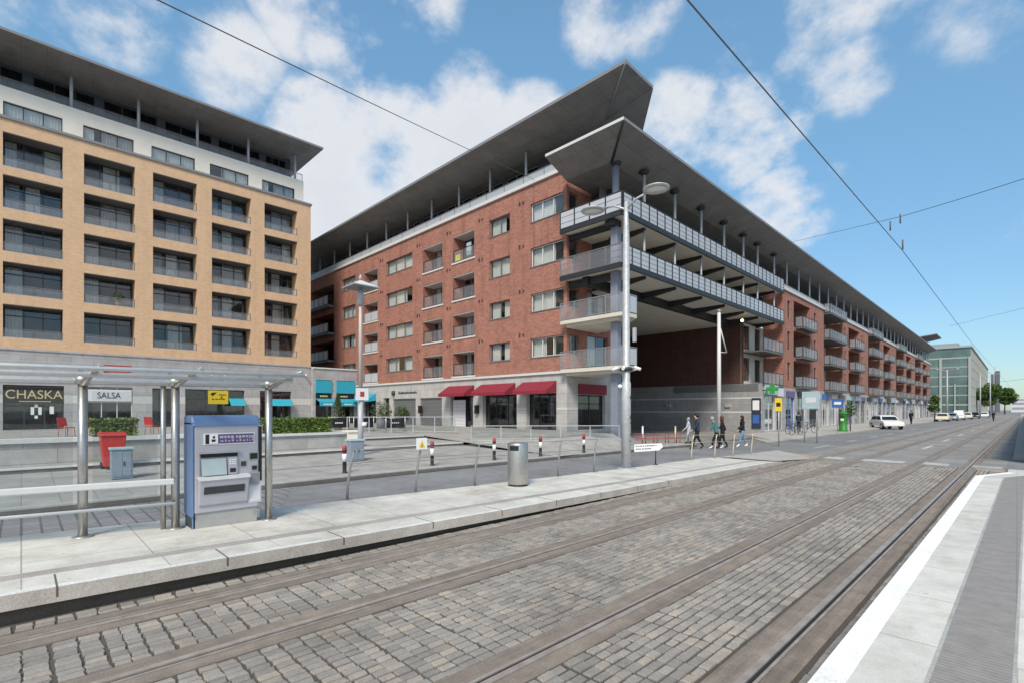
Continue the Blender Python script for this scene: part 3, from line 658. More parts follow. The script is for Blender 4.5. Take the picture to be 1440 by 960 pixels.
# set-back white storey and glazed top floor
F2 = FX(-45.6)
holes = [(a, b, 20.86, 21.80, .12, 'white_render', .8, 'room') for a, b in bays]
m = MB(); facade(m, F2, -12, 18.3, 20.5, 22.75, holes, 'white_render'); m.face([(-45.6, 18.3, 20.5), (-60, 18.3, 20.5), (-60, 18.3, 22.75), (-45.6, 18.3, 22.75)], 'white_render')
m.face([(-45.6, -12, 22.75), (-45.6, 18.3, 22.75), (-60, 18.3, 22.75), (-60, -12, 22.75)], 'zinc'); m.build('white_storey', B)
for a, b in bays: window(F2, a, b, 20.86, 21.80, .08, B, nv=3, frame='dark_frame', glass='window_glass', curtain=rr.choice([[(0, 1, 'curtain_white')], [(.3, 1, 'curtain_white')], [(0, .2, 'curtain_white'), (.35, 1, 'curtain_grey')]]), seed=rr.random())
F3 = FX(-46.85); tb = [(-10.6 + 3.72 * k, -10.6 + 3.72 * k + 3.25) for k in range(8)]
holes = [(a, b, 22.9, 24.6, .08, 'dark_frame', 1.0, 'room_dark') for a, b in tb[:-1]] + [(15.44, 17.2, 22.9, 24.6, .08, 'dark_frame', 1.0, 'room_dark')]
m = MB(); facade(m, F3, -12, 17.6, 22.76, 24.9, holes, 'dark_frame'); m.face([(-46.85, 17.6, 22.76), (-60, 17.6, 22.76), (-60, 17.6, 24.9), (-46.85, 17.6, 24.9)], 'grey_frame'); m.build('penthouse_wall', B)
for h in holes: window(F3, h[0], h[1], h[2], h[3], .04, B, nv=3, frame='dark_frame', glass='dark_glass', curtain=None, seed=rr.random())
for y in (-8.9, -5.2, -1.4, 2.46, 6.2, 9.97, 13.71, 17.6):
    m = MB(); m.tube([(-45.75, y, 22.75), (-45.75, y, 25.05)], .10, 'painted_grey', 10); m.build('column', B)
railing_run((-45.72, -12), (-45.72, 18.25), 22.75, .62, B, step=1.9, panel='frosted_thin', frame='grey_frame', gap=.05, post_r=.015)
m = MB()                                    # tilted roof: soffit rises outwards
xo, yo, zo = -43.55, 19.25, 25.25
si = [(-46.9, -14, 24.75), (-46.9, 16.9, 24.75)]
m.face([(xo, -14, zo), (xo, yo, zo), si[1], si[0]], 'soffit'); m.face([(xo, yo, zo), (-60, yo, zo), (-60, 16.9, 24.75), si[1]], 'soffit')
m.face([(xo, -14, zo), (xo, yo, zo), (xo, yo, zo + .16), (xo, -14, zo + .16)], 'fascia_grey'); m.face([(xo, yo, zo), (-60, yo, zo), (-60, yo, zo + .16), (xo, yo, zo + .16)], 'fascia_grey')
m.face([(xo, -14, zo + .16), (xo, yo, zo + .16), (-60, yo, zo + .16), (-60, -14, zo + .16)], 'zinc')
m.build('roof', B)
# stone ground floor with shops
F0 = FX(-45)
shop = [(-8.9, -5.9), (-4.85, -1.95), (-.83, 2.05), (3.15, 5.75), (6.92, 8.5), (9.0, 13.2), (14.4, 17.0)]
holes = [(a, b, .74, 3.62, .35, 'grey_stone', 2.2, 'shop_room') for a, b in shop]
m = MB(); facade(m, F0, -12, 18.705, .6, 5.83, holes, 'grey_stone'); m.face([(-45, 18.705, .6), (-60, 18.705, .6), (-60, 18.705, 5.83), (-45, 18.705, 5.83)], 'grey_stone'); m.build('stone_base', B)
m = MB()
for y0, y1 in zip([-12, -5.9, -1.95, 2.05, 5.75, 8.5, 13.2, 17.0], [-8.9, -4.85, -.83, 3.15, 6.92, 9.0, 14.4, 18.7]): m.fbox(F0, y0, y1, 2.45, 3.0, -.012, .01, 'stone_stripe')
m.build('stone_band', B)
for i, (a, b) in enumerate(shop):
    window(F0, a, b, .76, 3.60, .22, B, nv=3 if b - a > 2 else 1, transom=2.85 if i != 3 else 2.55, frame='dark_frame' if i != 3 else 'white_frame', glass='window_glass', name='shopfront')
sg = MB(); sg.fbox(F0, -.82, 2.04, 2.45, 3.5, .10, .16, 'black_paint'); sg = sg.build('sign_panel', B)
text('CHASKA', .80, (-45.085, .62, 3.0), (R(90), 0, R(90)), 'gold_letter', sg, sx_=.88)
mm = MB()
for k in range(16): mm.fbox(F0, -.1 + k * .095, -.03 + k * .095, 2.54, 2.60, .085, .10, 'gold_letter')
mm.build('strapline', sg)
m = MB()
for y, z, w, h in ((.70, 2.28, .13, .2), (.52, 1.95, .13, .5), (.88, 1.95, .13, .5), (.70, 1.55, .12, .2), (1.45, 2.0, .17, .5)): m.fbox(F0, y - w / 1.6, y + w / 1.6, z - h / 2, z + h / 2, .205, .215, 'white_paint')
m.build('menu_poster', B)
sg = MB(); sg.fbox(F0, 3.2, 5.70, 2.62, 3.45, .06, .13, 'far_pale'); sg = sg.build('sign_panel', B)
text('SALSA', .60, (-44.93 - .12, 4.42, 3.02), (R(90), 0, R(90)), 'black_letter', sg, sx_=.8)
for a, b in ((12.0, 13.1), (15.2, 16.9)):
    m = MB(); m.hexa([F0(a, 2.35, -.75), F0(b, 2.35, -.75), F0(b, 2.35, -.70), F0(a, 2.35, -.70), F0(a, 2.9, -.75 + .6), F0(b, 2.9, -.75 + .6), F0(b, 2.95, -.05), F0(a, 2.95, -.05)], 'teal_awning'); m.build('awning', B)
m = MB(); m.tube([(-44.9, 18.1, 5.2), (-44.55, 18.1, 5.1)], .06, 'white_paint', 8); m.lathe((-44.5, 18.1, 5.0), [(.02, 0), (.09, .05), (.09, .16), (.02, .2)], 'white_paint', 10); m.build('camera_dome', B)

# ================================================================== LOW LINK BUILDING with teal awnings
Bl = thing('shop_building', 'low grey stone cafe with teal awnings wedged between the two apartment blocks', 'building', (-44.5, 21, 0))
F = FX(-44.5)
holes = [(18.95, 20.45, .74, 4.75, .3, 'grey_stone', 2, 'shop_room'), (20.9, 22.7, .74, 4.75, .3, 'grey_stone', 2, 'shop_room')]
m = MB(); facade(m, F, 18.72, 22.98, .6, 5.75, holes, 'grey_stone'); m.face([(-44.5, 18.72, 5.75), (-44.5, 22.98, 5.75), (-56, 22.98, 5.75), (-56, 18.72, 5.75)], 'zinc'); m.face([(-44.5, 18.72, .6), (-56, 18.72, .6), (-56, 18.72, 5.75), (-44.5, 18.72, 5.75)], 'grey_stone')
m.build('wall', Bl)
m = MB(); m.fbox(F, 18.72, 22.98, 5.75, 5.87, -.08, .4, 'coping_stone'); m.build('coping', Bl)
for a, b, *_ in holes:
    window(F, a, b, .76, 3.5, .15, Bl, nv=2, transom=2.4, frame='dark_frame', name='shopfront')
    m = MB(); m.fbox(F, a, b, 3.55, 4.70, -.08, .06, 'teal_awning'); m.build('sign_panel', Bl)
    m = MB(); m.fbox(F, a, b, 3.05, 3.5, .0, .05, 'black_paint'); sgn = m.build('fascia_sign', Bl)
    m = MB()
    for k in range(7): m.fbox(F, a + .42 + k * .1, a + .48 + k * .1, 3.20, 3.33, -.012, -.001, 'yellow_paint' if k % 3 else 'white_paint')
    m.build('lettering', sgn)
    m = MB(); m.hexa([F(a, 2.35, -.9), F(b, 2.35, -.9), F(b, 2.35, -.86), F(a, 2.35, -.86), F(a, 2.72, -.9), F(b, 2.72, -.9), F(b, 2.72, -.86), F(a, 2.72, -.86)], 'teal_awning')
    m.hexa([F(a, 2.70, -.88), F(b, 2.70, -.88), F(b, 3.0, -.03), F(a, 3.0, -.03), F(a, 2.73, -.88), F(b, 2.73, -.88), F(b, 3.03, -.03), F(a, 3.03, -.03)], 'teal_awning')
    aw = m.build('awning', Bl); m = MB()
    for k in range(6): m.fbox(F, a + .35 + k * .14, a + .44 + k * .14, 2.46, 2.58, -.906, -.902, 'white_paint')
    m.build('lettering', aw)

# ================================================================== RED BRICK BUILDING
RB = thing('apartment_building', 'long red brick apartment building with tilted grey roofs, corner balconies and red shop awnings', 'building', (-19, 23, 0))
F = FY(23.0); rr = random.Random(21)
rowsW = [(5.32, 6.50), (8.16, 9.30), (11.0, 12.2), (13.83, 15.0)]
rowsR = [(4.50, 6.26), (7.30, 9.05), (10.1, 11.88), (12.9, 14.88)]
colsW = [(-21.66, -18.95, 3), (-25.57, -23.53, 2), (-39.2, -35.04, 3), (-47.7, -44.86, 3)]
colsR = [(-29.62, -27.16), (-33.5, -30.94), (-43.18, -40.68)]
holes = [(a, b, c, d, .22, 'red_brick', .9, 'room') for a, b, n in colsW for c, d in rowsW]
holes += [(a, b, c, d, 1.2, 'red_brick', .8, 'room') for a, b in colsR for c, d in rowsR]
holes += [(-55.2, -49.5, c - .2, d + .1, 1.5, 'red_brick', .8, 'room_dark') for c, d in rowsR]
m = MB(); facade(m, F, -60, -18.71, 4.32, 16.2, holes, 'red_brick')
S = FX(-18.71)                              # short side wall behind the corner balconies
sh = [(23.22, 24.15, c, d, .22, 'red_brick', .8, 'room') for c, d in rowsW] + [(25.0, 27.2, c - .6, d + .15, .2, 'red_brick', .8, 'room_dark') for c, d in rowsW[:2]]
facade(m, S, 23.0, 28.0, 4.32, 16.2, [h for h in sh if h[3] < 17], 'red_brick')
m.face([(-60, 23, 16.2), (-18.71, 23, 16.2), (-18.71, 36, 16.2), (-60, 36, 16.2)], 'zinc'); m.face([(-18.71, 28, 4.32), (-45, 28, 4.32), (-45, 28, 9.4), (-18.71, 28, 9.4)], 'shaded_brick')
m.build('wall', RB)
for a, b, n in colsW:
    for c, d in rowsW: window(F, a, b, c, d, .14, RB, nv=n, frame='white_frame' if n == 3 and a > -30 else 'grey_frame', curtain=rr.choice([[(0, 1, 'curtain_white')], [(0, .40, 'curtain_white'), (.62, 1, 'curtain_white')], [(0, .33, 'curtain_white'), (.5, 1, 'curtain_white')], [(0, .7, 'curtain_white')]]), seed=rr.random())
for h in sh:
    window(S, h[0], h[1], h[2], h[3], .14, RB, nv=1 if h[1] - h[0] < 1 else 2, frame='grey_frame', curtain=rand_curtain(rr), seed=rr.random())
for i, (a, b) in enumerate(colsR):
    for j, (c, d) in enumerate(rowsR):
        window(F, a + .02, b - .02, c + .04, d - .02, 1.12, RB, nv=3, frame='grey_frame', curtain=rand_curtain(rr), seed=rr.random(), name='balcony_door')
        railing_run((a + .02, 23.05), (b - .02, 23.05), c, .92, RB, step=1.25, panel='frosted_panel' if i == 2 else 'frosted_thin', frame='dark_steel' if i < 2 else 'grey_frame')
for a, b in colsR:
    for c, d in rowsR:
        m = MB(); m.fbox(F, a - .12, b + .12, c - .12, c - .004, -.06, .2, 'coping_stone'); m.build('balcony_sill', RB); m = MB(); m.fbox(F, a + .004, b - .004, d - .06, d - .004, .03, 1.19, 'fascia_white'); m.build('balcony_soffit', RB)
for a, b, n in colsW:
    for c, d in rowsW: m = MB(); m.fbox(F, a - .03, b + .03, c - .06, c - .003, -.04, .13, 'grey_frame'); m.build('sill', RB)
for c, d in rowsR:
    for a, b in ((-55.2, -52.5), (-52.45, -49.5)):
        window(F, a + .03, b - .03, c - .18, d + .08, 1.42, RB, nv=3, frame='dark_frame', glass='dark_glass', curtain=rand_curtain(rr), name='balcony_door', seed=rr.random())
    m = MB(); m.fbox(F, -56.2, -49.3, c - .42, c - .2, -.75, 1.2, 'soffit_dark'); bl = m.build('balcony', RB)
    railing_run((-56, 22.3), (-49.4, 22.3), c - .2, 1.0, bl, step=1.1, panel='frosted_panel', frame='dark_steel')
for x in (-22.6, -26.6, -30.3, -34.3, -40.1):
    for c, d in rowsW: m = MB(); m.fbox(F, x - .05, x + .05, d + .2, d + .42, -.05, .02, 'dark_frame'); m.build('wall_vent', RB); m = MB(); m.fbox(F, x + .28, x + .36, d + .22, d + .38, -.05, .02, 'dark_frame'); m.build('wall_vent', RB)
m = MB(); m.box(-60, -18.60, 22.86, 23.3, 16.2, 16.42, 'fascia_white'); m.box(-19.0, -18.58, 23.3, 26, 16.2, 16.42, 'fascia_white'); m.build('coping', RB)
railing_run((-60, 23.1), (-18.8, 23.1), 16.42, .62, RB, step=1.8, panel='frosted_panel', frame='grey_frame', gap=.05, post_r=.015)
m = MB(); m.fbox(F, -29.3, -28.75, 12.98, 13.42, -.03, .03, 'yellow_cloth'); m.fbox(F, -28.4, -27.9, 13.3, 14.2, .3, .36, 'light_blue_paint'); m.build('balcony_screen', RB)
# upper penthouse and its tilted roof
F5 = FY(24.7); cx_ = [-22.38 - 3.47 * k for k in range(11)]
hp = [(x - 3.25, x - .2, 16.6, 18.4, .1, 'dark_frame', 1.0, 'room_dark') for x in cx_]
m = MB(); facade(m, F5, -60, -17.6, 16.21, 18.7, hp, 'dark_frame'); m.face([(-17.6, 24.7, 14.4), (-17.6, 36, 14.4), (-17.6, 36, 18.7), (-17.6, 24.7, 18.7)], 'grey_frame'); m.build('penthouse_wall', RB)
for h in hp: window(F5, h[0], h[1], h[2], h[3], .05, RB, nv=3, frame='grey_frame', glass='dark_glass', curtain=None, seed=rr.random())
for x in cx_: 
    m = MB(); m.tube([(x, 23.35, 16.3), (x, 23.35, 18.70)], .085, 'painted_grey', 10); m.build('column', RB)
A, Bp, Cp, D = (-13.59, 21.3, 19.18), (-13.59, 23.95, 19.08), (-16.6, 27.4, 18.15), (-16.6, 23.9, 18.62)
I0, I1 = (-60, 24.75, 18.55), (-17.6, 24.75, 18.55)
m = MB(); m.face([(-60, 21.3, 19.18), A, D, I1, I0], 'soffit'); m.face([A, Bp, D], 'soffit'); m.face([Bp, Cp, D], 'soffit'); m.face([D, Cp, I1], 'soffit')
up = lambda p, k=.17: (p[0], p[1], p[2] + k)
for p, q in (((-60, 21.3, 19.18), A), (A, Bp), (Bp, Cp)): m.face([p, q, up(q), up(p)], 'fascia_grey')
m.face([up((-60, 21.3, 19.18)), up(A), up(Bp), up(Cp), (-17, 36, 18.2), (-60, 36, 18.6)], 'zinc'); m.build('upper_roof', RB)
m = MB(); m.tube([(A[0] - .03, A[1] + .03, A[2] - .02), (D[0], D[1], D[2] - .03)], .05, 'fascia_grey', 6); m.tube([(Bp[0] - .05, Bp[1], Bp[2] - .03), (D[0], D[1], D[2] - .03)], .035, 'fascia_grey', 6); m.build('roof_seam', RB)
# stone ground floor under the left face
F6 = FY(22.96)
ops = [(-21.97, -19.48, 'g'), (-26.2, -22.85, 'g'), (-29.9, -27.25, 'd'), (-33.9, -30.94, 's'), (-38.0, -34.5, 's'), (-39.6, -38.6, 'g'), (-43.4, -40.9, 'g')]
holes = [(a, b, .78, 3.05 if k != 's' else 2.95, .4, 'pale_stone', 2.2, 'shop_room') for a, b, k in ops]
m = MB(); facade(m, F6, -60, -18.67, .5, 4.2, holes, 'pale_stone')
S6 = FX(-18.67); sh6 = [(24.02, 26.83, .80, 2.95, .3, 'pale_stone', 2, 'shop_room')]; facade(m, S6, 22.96, 28, .1, 4.2, sh6, 'pale_stone'); m.face([(-18.67, 28, .1), (-45, 28, .1), (-45, 28, 4.32), (-18.67, 28, 4.32)], 'passage_stone')
m.build('stone_base', RB)
m = MB(); m.box(-60, -18.60, 22.84, 23.2, 4.2, 4.34, 'coping_stone'); m.box(-18.72, -18.60, 23.2, 28, 4.2, 4.34, 'coping_stone')
pier = [(-19.46, -18.67), (-22.83, -21.99), (-27.23, -26.22), (-30.92, -29.92), (-34.48, -33.92), (-38.58, -38.02), (-40.88, -39.62)]
for a, b in pier: m.fbox(F6, a, b, 2.02, 2.16, -.012, .01, 'stone_stripe')
m.fbox(S6, 22.95, 24.0, 2.02, 2.16, -.012, .01, 'stone_stripe'); m.build('stone_band', RB)
for a, b, k in ops:
    if k == 'g': window(F6, a, b, .80, 3.03, .3, RB, nv=3 if b - a > 1.5 else 1, transom=2.5, frame='black_paint', name='shopfront')
    elif k == 'd':
        m = MB(); m.fbox(F6, a + .1, a + 1.55, .80, 2.75, .18, .24, 'far_pale')
        for q in range(7): m.fbox(F6, a + .13, a + 1.52, .95 + q * .25, .97 + q * .25, .172, .18, 'curtain_grey')
        m.build('door_panel', RB); window(F6, a + 1.6, b, .80, 3.03, .3, RB, nv=1, frame='black_paint', name='shopfront')
    else:
        m = MB()
        for q in range(15): z = .80 + q * .143; m.fbox(F6, a + .005, b - .005, z + .004, z + .139, .12 + .012 * (q % 2), .2, 'shutter_grey')
        m.build('roller_shutter', RB)
window(S6, 24.02, 26.83, .82, 2.93, .2, RB, nv=2, transom=2.4, frame='black_paint', name='shopfront')
def awning(F, a, b, z1=3.78, z0=2.98, out=.98, mat='red_awning', lett=False):
    m = MB(); m.face([F(a, z1, -.03), F(b, z1, -.03), F(b, z0 + .2, -out), F(a, z0 + .2, -out)], mat); m.face([F(a, z1 - .03, -.03), F(b, z1 - .03, -.03), F(b, z0 + .17, -out), F(a, z0 + .17, -out)], mat)
    m.face([F(a, z0 + .2, -out), F(b, z0 + .2, -out), F(b, z0, -out), F(a, z0, -out)], mat)
    for u in (a, b): m.face([F(u, z1, -.03), F(u, z0 + .2, -out), F(u, z0, -out), F(u, z0 + .1, -.03)], mat)
    return m.build('awning', RB)
for a, b in ((-22.3, -19.45), (-26.35, -22.95), (-30.1, -27.1)): awning(F6, a, b)
aw = awning(F6, -43.9, -40.9, 3.5, 2.75, .8, 'teal_awning'); m = MB()
for k in range(7): m.fbox(F6, -43.4 + k * .26, -43.22 + k * .26, 2.98, 3.12, -.70, -.66, 'white_paint')
m.build('lettering', aw)
m = MB(); m.fbox(S6, 24.02, 26.83, 2.98, 3.6, -.14, -.02, 'red_awning'); m.build('awning', RB)
m = MB(); m.lathe((-37.8, 22.9, 3.25), [(.0, 0), (.16, .02), (.2, .2), (.16, .4), (.0, .42)], 'dark_frame', 10); m.build('shop_emblem', RB); m = MB()
for k in range(14): m.fbox(F6, -37.1 + k * .2, -36.95 + k * .2, 3.36, 3.5 + .05 * (k % 3 == 0), -.02, -.001, 'dark_frame')
m.build('shop_lettering', RB)
for x in (-33.92 + .28 - .05, -26.7): 
    m = MB(); m.fbox(F6, x - .12, x + .12, 1.75, 2.35, -.25, -.01, 'black_paint'); m.build('wall_lamp', RB)
# corner column and the bridge block over the passage
m = MB(); m.box(-15.72, -15.28, 23.1, 23.55, .05, 12.3, 'column_blue_grey'); m.build('corner_column', RB, bevel=.03)
S2 = FX(-17.3); gb = [(25.75 + 3.6 * k, 25.75 + 3.6 * k + 3.35) for k in range(6)]
hb = [(a, b, w0, w1, .1, 'dark_frame', 1.2, 'room_dark') for a, b in gb for w0, w1 in ((9.72, 11.9), (12.62, 15.0))]
m = MB(); facade(m, S2, 25.5, 48.6, 9.4, 15.42, hb, 'dark_frame'); m.face([(-18.71, 25.5, 9.4), (-17.3, 25.5, 9.4), (-17.3, 25.5, 15.42), (-18.71, 25.5, 15.42)], 'dark_frame')
m.build('bridge_wall', RB)
for h in hb: window(S2, h[0], h[1], h[2], h[3], .06, RB, nv=3, frame='grey_frame', glass='dark_glass', curtain=None, seed=rr.random())
m = MB(); m.box(-45, -17.31, 28.0, 43.6, 9.25, 9.4, 'cream_render'); m.box(-18.7, -17.31, 25.5, 28.0, 9.25, 9.4, 'cream_render'); m.build('passage_ceiling', RB)
m = MB(); m.box(-17.55, -17.2, 23.0, 43.6, 9.12, 9.62, 'dark_steel')
m.box(-15.8, -15.2, 22.7, 23.4, 12.0, 12.3, 'dark_steel'); m.box(-18.7, -15.3, 23.2, 23.45, 9.2, 9.55, 'dark_steel'); m.box(-18.7, -15.3, 23.2, 23.45, 12.02, 12.3, 'dark_steel'); m.build('edge_beam', RB)
brY = [25.35, 28.97, 32.65, 36.37, 39.99, 43.02, 46.9]
for y in brY:
    for z in (9.62, 12.36):
        m = MB(); m.hexa([(-17.3, y - .1, z - .48), (-14.9, y - .1, z - .16), (-14.9, y + .1, z - .16), (-17.3, y + .1, z - .48), (-17.3, y - .1, z), (-14.9, y - .1, z), (-14.9, y + .1, z), (-17.3, y + .1, z)], 'dark_steel'); m.build('bracket', RB)
for z, ye in ((9.62, 48.3), (12.36, 48.3)):
    m = MB(); m.box(-17.29, -14.62, 25.5, ye, z, z + .13, 'cream_render'); m.box(-18.70, -14.62, 22.55, 25.5, z, z + .13, 'cream_render'); m.box(-14.62, -14.5, 22.55, ye, z - .1, z + .16, 'dark_steel'); m.box(-18.8, -14.62, 22.45, 22.55, z - .1, z + .16, 'dark_steel'); bl = m.build('balcony', RB)
    railing_run((-14.56, 22.55), (-14.56, ye), z + .13, 1.06, bl, step=.9, panel='frosted_panel', frame='dark_steel', inner=4, post_r=.035)
    railing_run((-18.8, 22.5), (-14.56, 22.5), z + .13, 1.06, bl, step=1.08, panel='frosted_panel' if z > 12 else 'frosted_thin', frame='grey_frame' if z < 12 else 'dark_steel', inner=3, post_r=.03)
for z in (4.28, 7.08):
    m = MB(); m.prism([(-18.8, 22.5), (-14.55, 22.5), (-14.55, 23.9), (-16.2, 25.4), (-18.68, 26.8)], z - .1, z + .1, 'cream_render'); m.prism([(-18.6, 22.8), (-15.0, 22.8), (-15.0, 23.7), (-16.3, 25.0), (-18.68, 26.0)], z - .26, z - .1, 'cream_render'); bl = m.build('balcony', RB)
    railing_run((-18.8, 22.5), (-14.56, 22.5), z + .1, 1.02, bl, step=1.05, panel='frosted_thin', frame='steel_brushed')
    railing_run((-14.56, 22.5), (-14.56, 23.9), z + .1, 1.02, bl, step=.7, panel='frosted_panel', frame='steel_brushed')
cY = [22.9, 25.35, 28.97, 32.65, 36.37, 39.99, 43.02, 47.0]
for y in cY:
    x = -15.5 if y == 22.9 else -14.95; r_ = .20 if y == 22.9 else .085
    m = MB(); m.tube([(x, y if y > 23 else 23.3, 12.49), (x, y if y > 23 else 23.3, 15.62)], r_, 'column_blue_grey' if y < 23 else 'painted_grey', 10); m.lathe((x, max(y, 23.3) if y < 23 else y, 15.38), [(r_ + .02, 0), (.30, .14), (.30, .2)], 'dark_steel', 10); m.build('column', RB)
    if y > 23: m = MB(); m.tube([(x, y, 9.75), (x, y, 12.36)], .07, 'painted_grey', 8); m.build('column', RB)
# lower street roof, corner hip, then straight down the street
xo, yo, zo = -13.5, 20.98, 16.2
m = MB(); dy = (157 - yo); zi = 15.45; ci = (-15.6, 22.85, zi)
m.face([(xo, yo, zo), (xo, 157, zo), (-15.6, 157, zi), ci], 'soffit'); m.face([(-18.62, yo, zo), (xo, yo, zo), ci, (-18.62, 22.85, zi)], 'soffit'); m.face([ci, (-15.6, 157, zi), (-17.35, 157, zi - .05), (-17.35, 25.5, zi - .05), (-18.62, 25.5, zi - .05), (-18.62, 22.85, zi)], 'soffit')
m.face([(xo, yo, zo), (xo, 157, zo), (xo, 157, zo + .15), (xo, yo, zo + .15)], 'fascia_grey'); m.face([(-18.62, yo, zo), (xo, yo, zo), (xo, yo, zo + .15), (-18.62, yo, zo + .15)], 'fascia_white')
m.face([(-18.62, yo, zo), (-18.62, yo, zo + .15), (-18.62, 22.85, zi + .15), (-18.62, 22.85, zi)], 'fascia_white'); m.face([(xo, yo, zo + .15), (xo, 157, zo + .15), (-17.3, 157, zi + .3), (ci[0], ci[1], zi + .15)], 'zinc'); m.face([(-18.62, yo, zo + .15), (xo, yo, zo + .15), (ci[0], ci[1], zi + .15), (-18.62, 22.85, zi + .15)], 'zinc')
m.build('street_roof', RB)
m = MB(); m.tube([(xo - .05, yo + .05, zo - .02), (-15.5, 22.9, 15.42)], .07, 'dark_steel', 6); m.build('roof_beam', RB)
# passage far wall
F7 = FY(43.4)
m = MB(); m.face([(-45, 43.4, .1), (-14.7, 43.4, .1), (-14.7, 43.4, 4.2), (-45, 43.4, 4.2)], 'passage_stone'); m.face([(-45, 27, .1), (-45, 44, .1), (-45, 44, 9.4), (-45, 27, 9.4)], 'room_dark')
for z in (1.75, 2.95): m.fbox(F7, -45, -14.72, z, z + .13, -.012, .01, 'coping_stone')
m.fbox(F7, -45, -16.3, 4.2, 9.3, 0, .3, 'shaded_brick'); m.fbox(F7, -22.5, -15.0, 4.2 - .62, 4.2 - .02, -.03, .01, 'shutter_grey'); m.build('passage_wall', RB)
for x in (-17.5, -23, -29): m = MB(); m.fbox(F7, x - .22, x + .22, 2.25, 2.55, -.14, -.01, 'steel_light'); m.build('wall_light', RB)
# ------------- street front: brick panels and balcony gaps
FS = FX(-14.7); G = FX(-16.4)
panels = [(48.67, 61.95), (70.0, 84.9), (93.1, 108.0), (116.0, 131.0), (139.0, 156.5)]
flo = [(4.35, 6.45), (7.15, 9.25), (9.95, 12.05)]
gaps = [(43.45, 48.6), (62.0, 69.95), (84.95, 93.05), (108.05, 115.95), (131.05, 138.95)]
wl = []; dl = []
for a, b in panels:
    m = MB()
    L = b - a; ra, rb = a + L * .22, a + L * .62
    hs = []
    for c, d in flo:
        hs.append((ra, rb, c - .2, d + .15, 1.5, 'red_brick', .6, 'room'))
        for u in (a + L * .085, a + L * .72): hs.append((u, u + .75, c + .35, d - .1, .18, 'red_brick', .6, 'room')); wl.append(hs[-1])
        dl.append((ra, rb, c, d))
    facade(m, FS, a, b, 4.0, 12.75, hs, 'red_brick')
    for y in (a, b): m.face([(-14.7, y, 4.0), (-16.45, y, 4.0), (-16.45, y, 12.75), (-14.7, y, 12.75)], 'red_brick')
    m.face([(-14.7, a, 12.75), (-14.7, b, 12.75), (-17.3, b, 12.75), (-17.3, a, 12.75)], 'zinc'); m.build('street_wall', RB)
for a, b in panels: m = MB(); m.box(-15.0, -14.58, a - .04, b + .04, 12.75, 12.95, 'fascia_white'); m.build('street_coping', RB)
gd = []
for a, b in gaps:
    m = MB()
    hs = [(a + .5 + q * (b - a) / 2, a + (b - a) * (.36 + q * .5), z, z + 2.0, .12, 'cream_render', .8, 'room_dark') for q in (0, 1) for z in ((4.5, 7.2, 10.0) if a > 50 else (4.5, 7.2))]
    facade(m, G, a - .1, b + .1, 4.0, 12.75 if a > 50 else 9.4, hs, 'cream_render'); gd += hs
    m.face([(-14.7, a, 4.0), (-14.7, b, 4.0), (-16.5, b, 4.0), (-16.5, a, 4.0)], 'soffit_dark'); m.build('recessed_wall', RB)
for h in wl: window(FS, h[0], h[1], h[2], h[3], .1, RB, nv=1, frame='dark_frame', name='narrow_window', curtain=rand_curtain(rr), seed=rr.random())
for h in gd: window(G, h[0], h[1], h[2], h[3], .06, RB, nv=2, frame='dark_frame', name='balcony_door')
for a, b, c, d in dl: window(FX(-16.1), a + .02, b - .02, c - .18, d + .13, .0, RB, nv=4, frame='grey_frame', name='balcony_door', curtain=rand_curtain(rr), seed=rr.random())
for a, b, c, d in dl:
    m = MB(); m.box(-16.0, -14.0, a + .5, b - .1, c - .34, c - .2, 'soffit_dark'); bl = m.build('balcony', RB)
    railing_run((-14.05, a + .5), (-14.05, b - .1), c - .2, 1.02, bl, step=1.0, panel='frosted_mid', frame='dark_steel'); railing_run((-15.9, b - .1), (-14.05, b - .1), c - .2, 1.02, bl, step=.95, panel='frosted_mid', frame='dark_steel'); railing_run((-14.7, a + .5), (-14.05, a + .5), c - .2, 1.02, bl, step=.95, panel='frosted_mid', frame='dark_steel')
for a, b in gaps:
    for z in ((4.1, 6.9, 9.7, 12.45) if a > 50 else (4.15, 6.95)):
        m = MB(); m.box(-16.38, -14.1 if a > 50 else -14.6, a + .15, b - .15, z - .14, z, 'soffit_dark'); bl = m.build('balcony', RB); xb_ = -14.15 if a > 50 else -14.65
        railing_run((xb_, a + .15), (xb_, b - .15), z, 1.05, bl, step=1.0, panel='frosted_mid', frame='dark_steel'); railing_run((-14.7, b - .15), (xb_, b - .15), z, 1.05, bl, step=.9, panel='frosted_mid', frame='dark_steel') if a > 50 else None
        if a > 50: railing_run((-14.7, a + .15), (xb_, a + .15), z, 1.05, bl, step=.9, panel='frosted_mid', frame='dark_steel')
# street penthouse
m = MB(); n_ = 30; hs = [(48.8 + 3.6 * k, 48.8 + 3.6 * k + 3.2, 13.1, 15.1, .1, 'dark_frame', 1.0, 'room_dark') for k in range(n_)]
facade(m, S2, 48.6, 157, 12.7, 15.42, hs, 'dark_frame'); m.build('street_penthouse_wall', RB)
for h in hs: window(S2, h[0], h[1], h[2], h[3], .05, RB, nv=3, frame='grey_frame', glass='dark_glass', name='penthouse_window')
for k in range(n_):
    m = MB(); y = 50.4 + 3.6 * k; m.tube([(-14.95, y, 12.9), (-14.95, y, 15.62)], .085, 'painted_grey', 8); m.build('column', RB)
railing_run((-14.8, 48.7), (-14.8, 156.5), 12.95, .45, RB, step=1.8, panel='frosted_panel', frame='grey_frame', gap=.05, post_r=.012)
